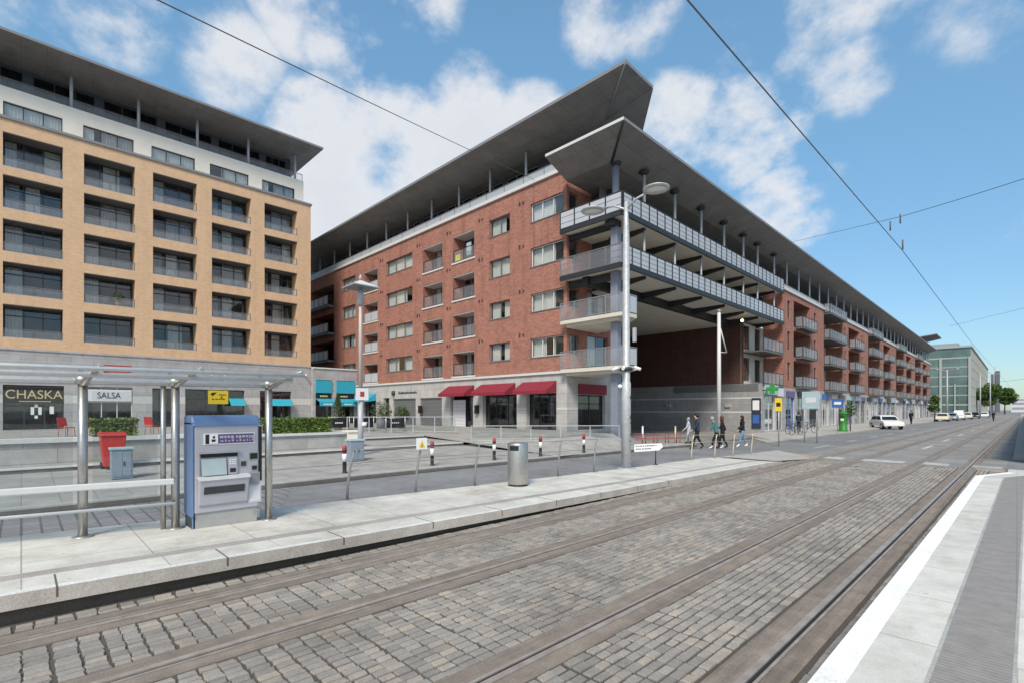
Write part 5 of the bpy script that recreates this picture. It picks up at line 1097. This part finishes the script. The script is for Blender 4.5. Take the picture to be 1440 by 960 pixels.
guard([(-8.72, 18.2), (-8.55, 19.9), (-8.42, 21.4), (-8.25, 23.0)], 'beige guard rail of leaning posts in front of the crossing pedestrians', 'beige_paint', .95, .16)

# warning notice on the guard rail post
x, y = -9.25, 6.35; t = thing('warning_notice', 'small white board with a yellow triangle fixed to the guard rail', 'sign', (x, y, 1.1)); m = MB(); m.box(x - .01, x + .01, y - .17, y + .10, 1.17, 1.42, 'white_paint'); m.build('plate', t)
m = MB(); m.face([(x + .012, y - .12, 1.20), (x + .012, y + .05, 1.20), (x + .012, y - .035, 1.38)], 'yellow_paint'); m.face([(x + .013, y - .05, 1.22), (x + .013, y - .02, 1.22), (x + .013, y - .035, 1.31)], 'black_letter'); m.build('triangle', t)
m = MB(); m.box(x - .03, x - .0105, y - .05, y - .02, 1.12, 1.42, 'galvanised'); m.build('clamp', t)

# tall pole with twin lamps and cameras
x, y, z = -8.82, 13.85, zplat(13.85); t = thing('lamp_pole', 'tall silver tram pole with two round lamps and cameras on the platform', 'lamp pole', (x, y, z))
m = MB(); m.tube([(x, y, z), (x, y, 2.9), (x, y, 2.95), (x, y, 7.6), (x, y, 7.9), (x, y, 8.7)], [.15, .147, .122, .105, .085, .06], 'galvanised', 20); m.lathe((x, y, z), [(.30, 0), (.30, .02), (.2, .03)], 'galvanised', 20); m.build('pole', t)
for dx, dz in ((1.0, .0), (-1.4, .0)):
    m = MB(); m.tube([(x, y, 8.45), (x + dx * .35, y + .05, 8.72), (x + dx * .8, y + .1, 8.83)], [.04, .035, .03], 'galvanised', 8); am = m.build('lamp_arm', t)
    m = MB(); m.lathe((x + dx, y + .12, 8.80), [(.0, .0), (.34, .01), (.40, .03), (.40, .06), (.26, .12), (.0, .15)], 'galvanised', 24); m.build('lamp_head', am); m = MB(); m.lathe((x + dx, y + .12, 8.785), [(.0, 0), (.30, .002), (.30, .012)], 'lamp_lens', 20); m.build('lens', am)
m = MB(); m.lathe((x, y, 3.28), [(.18, 0), (.20, .02), (.20, .1), (.18, .12)], 'dark_steel', 14)
for a in (20, 110, 200, 290):
    ca, sa = math.cos(R(a)), math.sin(R(a)); m.tube([(x + .18 * ca, y + .18 * sa, 3.34), (x + .32 * ca, y + .32 * sa, 3.36)], .02, 'dark_steel', 6)
m.build('camera_ring', t)
for a in (20, 110, 200, 290):
    ca, sa = math.cos(R(a)), math.sin(R(a)); m = MB(); m.tube([(x + .26 * ca, y + .26 * sa, 3.40), (x + .46 * ca, y + .46 * sa, 3.32)], .05, 'white_paint', 10); m.build('camera', t)
m = MB(); m.lathe((x - .1, y - .2, 2.72), [(.0, 0), (.07, .02), (.07, .1), (.0, .14)], 'white_paint', 10); m.build('camera', t)
m = MB(); m.box(x + .16, x + .26, y + .12, y + .2, 4.2, 4.65, 'painted_grey'); m.build('control_box', t)
m = MB(); rq = random.Random(9)
for _ in range(7): zz_ = rq.uniform(1.0, 2.6); m.box(x + .165, x + .172, y - .03, y + .0, zz_, zz_ + .05, 'black_letter')
m.build('sticker', t)
# second, slimmer pole in the passage mouth
x, y, z = -13.05, 31.0, .05; t = thing('lamp_pole', 'slimmer white pole with stays behind the crossing pedestrians', 'lamp pole', (x, y, z))
m = MB(); m.tube([(x, y, z), (x, y, 8.15)], [.14, .10], 'fascia_white', 14); m.build('pole', t); m = MB(); m.tube([(x, y, 7.4), (x + .25, y + .55, 5.6)], .04, 'fascia_white', 8); m.tube([(x, y, 5.6), (x + .25, y + .55, 5.6)], .03, 'steel_light', 8); m.build('stay', t)
m = MB(); m.lathe((x, y, 8.12), [(.16, 0), (.16, .06), (.0, .14)], 'zinc', 12); m.build('cap', t)

# pointer street sign by the pole
x, y, z = -8.9, 15.6, zplat(15.6); t = thing('direction_sign', 'low white pointer sign with two lines of small grey lettering beside the tall pole', 'sign', (x, y, z))
sd = Vector((.70, .71, 0)); q0 = Vector((x, y, 0)) - sd * .62; m = MB(); th_ = Vector((.71, -.70, 0)) * .02
pl = [(0, .44), (.86, .50), (1.0, .62), (.95, .74), (0, .70)]; fr_ = [q0 + sd * u + Vector((0, 0, z + w)) for u, w in pl]
m.face([p + th_ for p in fr_], 'white_paint'); m.face([p - th_ for p in fr_][::-1], 'white_paint')
for i in range(5): p, q = fr_[i], fr_[(i + 1) % 5]; m.face([p + th_, q + th_, q - th_, p - th_], 'white_paint')
m.build('plate', t); m = MB(); rq = random.Random(5)
for row, w in ((0, .61), (1, .51)):
    u = .06
    while u < (.80 if row == 0 else .6):
        l_ = rq.uniform(.03, .06); a = q0 + sd * u + th_ * 1.12; b = q0 + sd * (u + l_) + th_ * 1.12; k = .045 * u / .86
        m.face([(a.x, a.y, z + w + k), (b.x, b.y, z + w + k), (b.x, b.y, z + w + k + .045), (a.x, a.y, z + w + k + .045)], 'far_dark'); u += l_ + rq.choice((.012, .012, .03))
m.build('lettering', t); m = MB(); p = q0 + sd * .75; m.tube([(p.x, p.y, z), (p.x, p.y, z + .5)], .022, 'dark_steel', 8); m.lathe((p.x, p.y, z), [(.08, 0), (.08, .015), (.03, .02)], 'dark_steel', 10); m.build('post', t)

# red and yellow low barriers at the passage mouth
t = thing('low_barrier', 'low red tubular barrier at the passage mouth', 'barrier', (-15.5, 24.5, .1)); m = MB()
for k in range(5):
    a = Vector((-15.4 + k * .42, 25.0 + k * .55, .1)); b = a + Vector((.3, .4, 0)); m.tube([a, a + Vector((0, 0, .55)), b + Vector((0, 0, .55)), b], .03, 'dull_red_paint', 6)
m.build('hoop', t); m = MB(); m.tube([(-15.4, 25.0, .4), (-13.4, 27.6, .4)], .025, 'dull_red_paint', 6); m.build('rail', t)
for (x, y), mt, l in (((-15.2, 25.6), 'white_paint', 'short white post left in the passage mouth'), ((-13.9, 27.0), 'beige_paint', 'short cream post right in the passage mouth')):
    t = thing('marker_post', l, 'post', (x, y, .1)); m = MB(); m.tube([(x, y, .1), (x, y, 1.02)], .05, mt, 10); m.build('shaft', t); m = MB(); m.lathe((x, y, 1.02), [(.055, 0), (.055, .05), (.0, .08)], mt, 10); m.build('cap', t)

# ================================================================== STREET SIGNS
def sign_post(x, y, plates, posts, top, label, cat='road sign', name='road_sign'):
    t = thing(name, label, cat, (x, y, .05))
    for px_, py_ in posts: m = MB(); m.tube([(px_, py_, .0), (px_, py_, top)], .04, 'galvanised', 8); m.build('post', t)
    for (w, z0_, z1_, mt, border) in plates:
        m = MB(); m.box(x - w / 2, x + w / 2, y - .06, y - .045, z0_, z1_, mt); pp = m.build('plate', t)
        if border: m = MB(); m.box(x - w * .3, x + w * .3, y - .066, y - .0605, z0_ + (z1_ - z0_) * .35, z0_ + (z1_ - z0_) * .65, border); m.build('marking', pp)
    return t
sign_post(-9.3, 30.0, [(.36, 1.95, 2.68, 'yellow_paint', 'black_paint')], [(-9.3, 30.0)], 2.65, 'yellow bus-stop style box sign on a thin grey post')
sign_post(-8.9, 34.6, [(.95, 2.1, 3.15, 'light_blue_paint', 'far_pale')], [(-9.25, 34.6), (-8.6, 34.7)], 3.1, 'large pale blue panel sign on two thin posts')
sign_post(-10.6, 49.0, [(.85, 2.2, 2.95, 'blue_paint', 'white_paint')], [(-10.6, 49.0)], 2.9, 'small blue sign above the green pillar box')
x, y, z = -10.75, 51.6, .11; t = thing('post_box', 'bright green pillar box standing at the pavement edge', 'post box', (x, y, z)); m = MB(); m.lathe((x, y, z), [(.36, 0), (.36, .12), (.32, .14), (.32, 1.5), (.37, 1.55), (.37, 1.65), (.2, 1.78), (.0, 1.82)], 'green_paint', 18); m.build('body', t); m = MB(); m.box(x - .15, x + .15, y - .345, y - .32, 1.36, 1.44, 'black_paint'); m.box(x - .12, x + .12, y - .345, y - .322, 1.05, 1.25, 'white_paint'); m.build('slot', t)
t = thing('street_tree', 'small young green tree beside the pillar box', 'tree', (-10.4, 52.5, .1)); m = MB(); m.tube([(-10.4, 52.5, .1), (-10.4, 52.5, 1.8)], .05, 'bark', 6); m.build('trunk', t); m = MB(); leaves(m, [(-10.4, 52.5, 2.1, .42, .42, .7)], 240, .12, 'tree_leaf', random.Random(8)); m.build('crown', t)

def bicycle(x, y, z, a, label):
    t = thing('bicycle', label, 'bicycle', (x, y, z), 'bicycles parked outside the shops'); c_, s_ = math.cos(a), math.sin(a); P = lambda u, w, v=0: (x + u * c_ - v * s_, y + u * s_ + v * c_, z + w)
    for u in (-.52, .52):
        m = MB(); m.tube([P(u + .33 * math.cos(k * math.pi / 10), .34 + .33 * math.sin(k * math.pi / 10)) for k in range(21)], .018, 'rubber', 5, False)
        for k in range(6): m.tube([P(u, .34), P(u + .32 * math.cos(k * math.pi / 3), .34 + .32 * math.sin(k * math.pi / 3))], .004, 'steel_light', 3)
        m.build('wheel', t)
    m = MB()
    for p in (((-.52, .34), (-.12, .33)), ((-.12, .33), (-.2, .82)), ((-.2, .75), (.36, .78)), ((-.12, .33), (.38, .70)), ((-.52, .34), (-.19, .75)), ((.52, .34), (.35, .92))): m.tube([P(*p[0]), P(*p[1])], .018, 'cloth_navy', 6)
    m.build('frame', t); m = MB(); m.hexa([P(-.34, .84, -.05), P(-.08, .86, -.02), P(-.08, .86, .02), P(-.34, .84, .05), P(-.34, .89, -.07), P(-.08, .9, -.02), P(-.08, .9, .02), P(-.34, .89, .07)], 'black_paint'); m.build('saddle', t); m = MB(); m.tube([P(.30, .98, -.27), P(.36, .95, 0), P(.30, .98, .27)], .014, 'black_paint', 6); m.build('handlebar', t)
bicycle(-12.6, 44.0, .11, 1.2, 'dark bicycle leaning nearest the pharmacy corner'); bicycle(-12.0, 46.2, .11, 1.0, 'dark bicycle parked second from the pharmacy corner'); bicycle(-11.8, 42.0, .10, 1.3, 'dark bicycle parked in front of the blue shop poster')

# ================================================================== PEOPLE
def person(x, y, z, head_to, h, label, top, legs, shoes, hair, stride=.22, lean=0., coat=False, arm=(.25, -.2), female=False, bag=None, carry=False, long_hair=False):
    """one continuous skinned figure; heading = head_to (radians from +X)"""
    k = h / 1.75; c_, s_ = math.cos(head_to), math.sin(head_to)
    def P(f, s, w): f += lean * max(0, w - .9); return (x + (f * c_ - s * s_) * k, y + (f * s_ + s * c_) * k, z + w * k)
    t = thing('person', label, 'person', (x, y, z)); sw = .19 if not female else .165
    J = {'pel': (0, 0, .95), 'wst': (.0, 0, 1.10), 'chs': (.01, 0, 1.30), 'nkb': (.0, 0, 1.44), 'nck': (.015, 0, 1.50), 'hd1': (.03, 0, 1.60), 'hd2': (.03, 0, 1.68)}
    Rr = {'pel': (.155, .115), 'wst': (.14, .10), 'chs': (.165, .115), 'nkb': (.10, .08), 'nck': (.055, .055), 'hd1': (.085, .095), 'hd2': (.078, .09)}
    Ed = [('pel', 'wst'), ('wst', 'chs'), ('chs', 'nkb'), ('nkb', 'nck'), ('nck', 'hd1'), ('hd1', 'hd2')]
    for sd, sg, st, ar in (('l', 1, stride, arm[0]), ('r', -1, -stride, arm[1])):
        kn = st * .5 + .05; J['hip' + sd] = (0, .09 * sg, .88); J['kne' + sd] = (kn, .09 * sg, .50); J['ank' + sd] = (st if st > 0 else st * 1.25, .09 * sg, .09 if st >= 0 else .14); J['toe' + sd] = (J['ank' + sd][0] + .16, .10 * sg, .04 if st >= 0 else .05)
        J['sho' + sd] = (0, sw * sg, 1.40); J['elb' + sd] = (ar * .6 - .02, (sw + .05) * sg, 1.13); J['wri' + sd] = (ar * 1.15 + .08, (sw + .03) * sg, .92 if not carry else 1.08); J['han' + sd] = (J['wri' + sd][0] + .05, (sw + .02) * sg, J['wri' + sd][2] - .08)
        w_ = 1.35 if coat else 1
        for n_, r_ in (('hip', .105), ('kne', .068), ('ank', .048), ('toe', .042), ('sho', .07), ('elb', .052), ('wri', .038), ('han', .036)): Rr[n_ + sd] = (r_, r_)
        Ed += [('pel', 'hip' + sd), ('hip' + sd, 'kne' + sd), ('kne' + sd, 'ank' + sd), ('ank' + sd, 'toe' + sd), ('nkb', 'sho' + sd), ('sho' + sd, 'elb' + sd), ('elb' + sd, 'wri' + sd), ('wri' + sd, 'han' + sd)]
    if coat: Rr['pel'] = (.19, .15); Rr['wst'] = (.165, .125)
    names = list(J); me = bpy.data.meshes.new('body_skeleton'); o = Vector((x, y, z))
    me.from_pydata([tuple(Vector(P(*J[n])) - o) for n in names], [(names.index(a), names.index(b)) for a, b in Ed], [])
    ob = bpy.data.objects.new('body_skeleton', me); COL.objects.link(ob); md = ob.modifiers.new('s', 'SKIN'); md.use_smooth_shade = True
    for i, n in enumerate(names): v = me.skin_vertices[0].data[i]; v.radius = (Rr[n][0] * k, Rr[n][1] * k); v.use_root = n == 'pel'
    ss = ob.modifiers.new('u', 'SUBSURF'); ss.levels = 1; ss.render_levels = 1
    dg = bpy.context.evaluated_depsgraph_get(); dg.update(); nm = bpy.data.meshes.new_from_object(ob.evaluated_get(dg)); bpy.data.objects.remove(ob); nm.name = 'body'
    nm.materials.clear(); mats = ['skin', top, legs, shoes]
    for q in mats: nm.materials.append(MATS[q])
    for p in nm.polygons:
        w = p.center.z / k; loc = Vector(p.center); best = min(Ed, key=lambda e: (Vector(P(*[(a + b) / 2 for a, b in zip(J[e[0]], J[e[1]])])) - o - loc).length); b = best[1][:3]
        p.material_index = 3 if b == 'toe' or w < .1 else 0 if b in ('hd1', 'hd2', 'nck', 'han') else 2 if b in ('kne', 'ank') or (b == 'hip' and w < .92) else 1
        if coat and b in ('hip', 'kne') and w > .62: p.material_index = 1
        p.use_smooth = True
    b_ = bpy.data.objects.new('body', nm); COL.objects.link(b_); b_.parent = t
    m = MB(); hc = Vector(P(.0, 0, 1.66)); 
    prof = [(.0, .125 * k), (.05 * k, .115 * k), (.088 * k, .07 * k), (.104 * k, .01 * k), (.100 * k, -.04 * k), (.085 * k, (-.22 if long_hair else -.09) * k)]
    m.lathe(tuple(hc), prof, hair, 12); hr = m.build('hair', t)
    m = MB(); fz = Vector(P(.115, 0, 1.62)); m.lathe(tuple(fz), [(.0, -.02 * k), (.02 * k, -.01 * k), (.012 * k, .03 * k), (0, .04 * k)], 'skin', 6); m.build('nose', t)
    if bag: m = MB(); bz = Vector(P(-.02, -.26, 1.0)); m.box(bz.x - .09, bz.x + .09, bz.y - .12, bz.y + .12, bz.z - .18, bz.z + .12, bag); m.build('bag', t, bevel=.02)
    return t
E_ = math.atan2(.70, .71)
person(-11.6, 24.9, .0, R(225), 1.84, 'man in a navy jacket striding across the side road, tallest of the walkers', 'cloth_navy', 'cloth_black', 'black_paint', 'hair_dark', .26, .04)
person(-13.2, 27.2, .06, R(215), 1.52, 'person in a long pale blue grey coat just behind the man in navy', 'cloth_pale', 'cloth_grey', 'cloth_black', 'hair_grey', .14, 0, True, female=True)
person(-10.95, 25.75, .0, R(200), 1.66, 'person in a teal top leaning forward, left of the auburn-haired walker', 'cloth_teal', 'cloth_black', 'white_paint', 'hair_grey', .25, .32, female=True, carry=True)
person(-10.85, 26.25, .0, R(205), 1.70, 'auburn-haired person in black beside the one in the teal top', 'cloth_black', 'cloth_black', 'black_paint', 'hair_auburn', .2, .06, bag='black_paint', female=True, long_hair=True)
person(-10.5, 28.0, .0, R(230), 1.70, 'woman in a black top and blue jeans walking last of the crossing group', 'cloth_black', 'cloth_denim', 'white_paint', 'hair_dark', .27, .03, female=True, bag='black_paint', long_hair=True)
person(-9.6, 82.0, .12, R(260), 1.8, 'person in dark clothes on the far pavement beyond the white car', 'cloth_black', 'cloth_black', 'black_paint', 'hair_dark', .2)
person(-2.8, 118.0, .0, R(250), 1.8, 'lone person in black walking on the far tram tracks', 'cloth_black', 'cloth_black', 'black_paint', 'hair_dark', .2)
person(-13.0, 47.0, .12, R(90), 1.7, 'person in dark clothes standing by the shopfronts near the bicycles', 'cloth_navy', 'cloth_black', 'black_paint', 'hair_dark', .08)

# ================================================================== CARS
def car(x, y, a, label, paint, van=False):
    t = thing('parked_car', label, 'car', (x, y, 0), 'cars along the far street'); c_, s_ = math.cos(a), math.sin(a); P = lambda u, v, w: (x + u * c_ - v * s_, y + u * s_ + v * c_, w)
    H = 1.9 if van else 1.45
    low = [(-2.05, .35), (-2.1, .62), (-2.0, .88), (-.9, .95), (.9, .93), (1.75, .82), (2.08, .62), (2.08, .35)]
    hi = [(-2.0, .9), (-1.75, H - .12), (-1.2, H), (.1, H), (.55, H - .1), (1.05 if not van else 1.3, .93)]
    def shell(poly, w, mat, name, taper=1.0, zc=.9):
        m = MB(); L_ = [P(u, -w * (1 - (1 - taper) * max(0, (q - zc) / (H - zc))), q) for u, q in poly]; Rt = [P(u, w * (1 - (1 - taper) * max(0, (q - zc) / (H - zc))), q) for u, q in poly]; n = len(poly)
        m.face(L_, mat); m.face(Rt[::-1], mat)
        for i in range(n): m.face([L_[i], L_[(i + 1) % n], Rt[(i + 1) % n], Rt[i]], mat, False)
        return m.build(name, t, bevel=.05)
    shell(low, .88, paint, 'body'); shell(hi, .80, paint, 'cabin', .82)
    m = MB()
    for sgn in (-1, 1):
        f = lambda u, q: P(u, sgn * (.80 * (1 - .18 * max(0, (q - .9) / (H - .9))) + .006), q)
        m.face([f(-1.65, .98), f(-.35, .98), f(-.35, H - .12), f(-1.5, H - .14)], 'car_glass'); m.face([f(-.27, .98), f(.85, .98), f(.4, H - .14), f(-.27, H - .12)], 'car_glass')
    m.face([P(1.03, -.7, .97), P(1.03, .7, .97), P(.585, .6, H - .13), P(.585, -.6, H - .13)], 'car_glass'); m.face([P(-2.0, -.66, 1.0), P(-2.0, .66, 1.0), P(-1.79, .58, H - .18), P(-1.79, -.58, H - .18)], 'car_glass'); m.build('window', t)
    for u in (-1.35, 1.35):
        for v in (-.80, .80):
            m = MB(); m.tube([P(u, v - .1, .32), P(u, v + .1, .32)], .32, 'rubber', 16); wh = m.build('wheel', t); m = MB(); m.tube([P(u, v - .107, .32), P(u, v + .107, .32)], .2, 'steel_light', 12); m.build('rim', wh)
    for v in (-.62, .62):
        m = MB(); q = [P(2.085, v - .16, .6), P(2.085, v + .16, .6), P(2.0, v + .16, .74), P(2.0, v - .16, .74)]; m.face(q, 'lamp_lens'); m.build('headlight', t); m = MB(); m.face([P(-2.11, v - .14, .66), P(-2.11, v + .14, .66), P(-2.05, v + .14, .84), P(-2.05, v - .14, .84)], 'tail_red'); m.build('tail_light', t)
car(-9.7, 65.0, R(-62), 'white car stopped at the kerb by the shops, nearest of the cars', 'car_white')
car(-8.9, 112, R(-90), 'cream car behind the white car in the far row', 'car_yellow')
car(-8.4, 121, R(-90), 'silver car in the middle of the far row', 'car_silver'); car(-8.0, 131, R(-90), 'white van in the far row before the glass office', 'car_white', True)
car(-7.4, 142, R(-90), 'yellow cream taxi further along the far row', 'car_yellow'); car(-6.8, 155, R(-90), 'dark car near the end of the far row', 'car_dark'); car(-5.8, 172, R(-90), 'white car furthest away in the row', 'car_white'); car(-11.2, 176, R(-20), 'silver car turning by the glass office', 'car_silver')

# ================================================================== TREES
def tree(x, y, h, r_, label, seed, n=2600, leaf_s=.22):
    rq = random.Random(seed); t = thing('street_tree', label, 'tree', (x, y, 0)); m = MB(); m.tube([(x, y, 0), (x + .05, y, h * .3), (x, y + .1, h * .62)], [h * .022, h * .017, h * .008], 'bark', 8)
    for k in range(6): a = k * 1.05; z0_ = h * (.3 + .04 * k); m.tube([(x, y, z0_), (x + r_ * .35 * math.cos(a), y + r_ * .35 * math.sin(a), z0_ + h * .16), (x + r_ * .65 * math.cos(a), y + r_ * .65 * math.sin(a), z0_ + h * .26)], [h * .009, h * .006, h * .003], 'bark', 5)
    m.build('trunk', t); E3 = []
    for k in range(15):
        a = rq.uniform(0, 6.28); q = rq.uniform(.1, .72) * r_; zz_ = h * rq.uniform(.38, .88); s = r_ * rq.uniform(.28, .46); q *= 1.0 if zz_ < h * .7 else .6
        E3.append((x + q * math.cos(a), y + q * math.sin(a), zz_, s, s, s * .8))
    m = MB(); leaves(m, E3, n, leaf_s, 'tree_leaf', rq); m.build('crown', t)
tree(-8.2, 300, 13.5, 6.0, 'large round green tree at the far end beside the glass office', 3, 4200, .5)
tree(-3.8, 310, 12.0, 5.0, 'second green tree merging into the right of the large far tree', 4, 3200, .5)
tree(7.4, 250, 11.5, 4.2, 'dark green tree at the far right edge behind the wall', 6, 2400, .45)
tree(-9.6, 108, 4.9, 1.1, 'small slim street tree in front of the end of the brick building', 7, 900, .2)

# ================================================================== POLES, WIRES
def gantry(x, y, h, label, arms):
    t = thing('street_lamp', label, 'street lamp', (x, y, 0), 'far tram and lamp poles'); m = MB(); m.tube([(x, y, 0), (x, y, h)], [.17, .11], 'painted_grey', 10); m.build('pole', t)
    for dx in arms:
        m = MB(); m.tube([(x, y, h - .3), (x + dx * .5, y, h - .02), (x + dx, y, h + .05)], .05, 'painted_grey', 6); am = m.build('lamp_arm', t); m = MB(); m.lathe((x + dx, y, h + .0), [(0, 0), (.4, .03), (.4, .1), (0, .2)], 'galvanised', 14); m.build('lamp_head', am)
gantry(-9.2, 124, 9.5, 'twin-armed lamp post before the near corner of the glass office', (-1.4, 1.4)); gantry(-6.4, 170, 11, 'tall pole before the right-hand end of the glass office', (1.8,)); gantry(-5.3, 196, 12, 'furthest tall pole beside the large far tree', (1.8,))
def wire(pts, label, r_=.014, sag=0., insul=()):
    t = thing('overhead_wire', label, 'overhead wire', pts[0]); m = MB(); full = []
    for a, b in zip(pts, pts[1:]):
        a, b = Vector(a), Vector(b)
        for i in range(12): f = i / 12; p = a.lerp(b, f); p.z -= sag * 4 * f * (1 - f); full.append(p)
    full.append(Vector(pts[-1])); m.tube(full, r_, 'wire', 6); m.build('cable', t)
    for p in insul: m = MB(); m.tube([Vector(p) - Vector((0, 0, .12)), Vector(p) + Vector((0, 0, .12))], .018, 'wire', 6); m.build('insulator', t)
    return t
# contact wires above both tracks
wire([(-2.2, -8, 5.75), (-2.1, 4, 5.75), (-1.98, 15.5, 5.95), (-1.75, 38, 5.7), (-1.2, 84, 5.8), (.4, 220, 5.8)], 'tram contact wire that sweeps from the top of the sky down over the right-hand track', .0085, .0, [(-1.98, 15.5, 6.1)])
wire([(-21.3, 23.0, 16.45), (-9.7, 1.6, 8.62), (-4.9, -7.3, 5.4)], 'span wire slanting from the upper left sky to the roof of the brick building', .011, .05)
sp = [(-14.95, 42.0, 13.0), (-1.98, 15.6, 6.30), (3.2, 5.2, 3.95)]
def rayp(u, v, d):
    s, c = math.sin(TH), math.cos(TH); a, b = (u - 720) / 700, (575 - v) / 700; return (d * (-s + c * a), d * (c + s * a), 2.05 + d * b)
wire([rayp(1062, 352, 40), rayp(1266, 305, 12.9), rayp(1500, 232, 9)], 'thin cross span wire running from the brick building to the upper right edge', .007, .02, [rayp(1266, 308, 12.9), rayp(1252, 318, 12.9)])
wire([rayp(1335, 458, 46), rayp(1390, 445, 44), rayp(1450, 430, 40)], 'short far cross span wire above the distant street', .010, .05)
wire([rayp(1395, 537, 120), rayp(1450, 531, 100)], 'furthest cross wire low over the distant street', .025, .1)
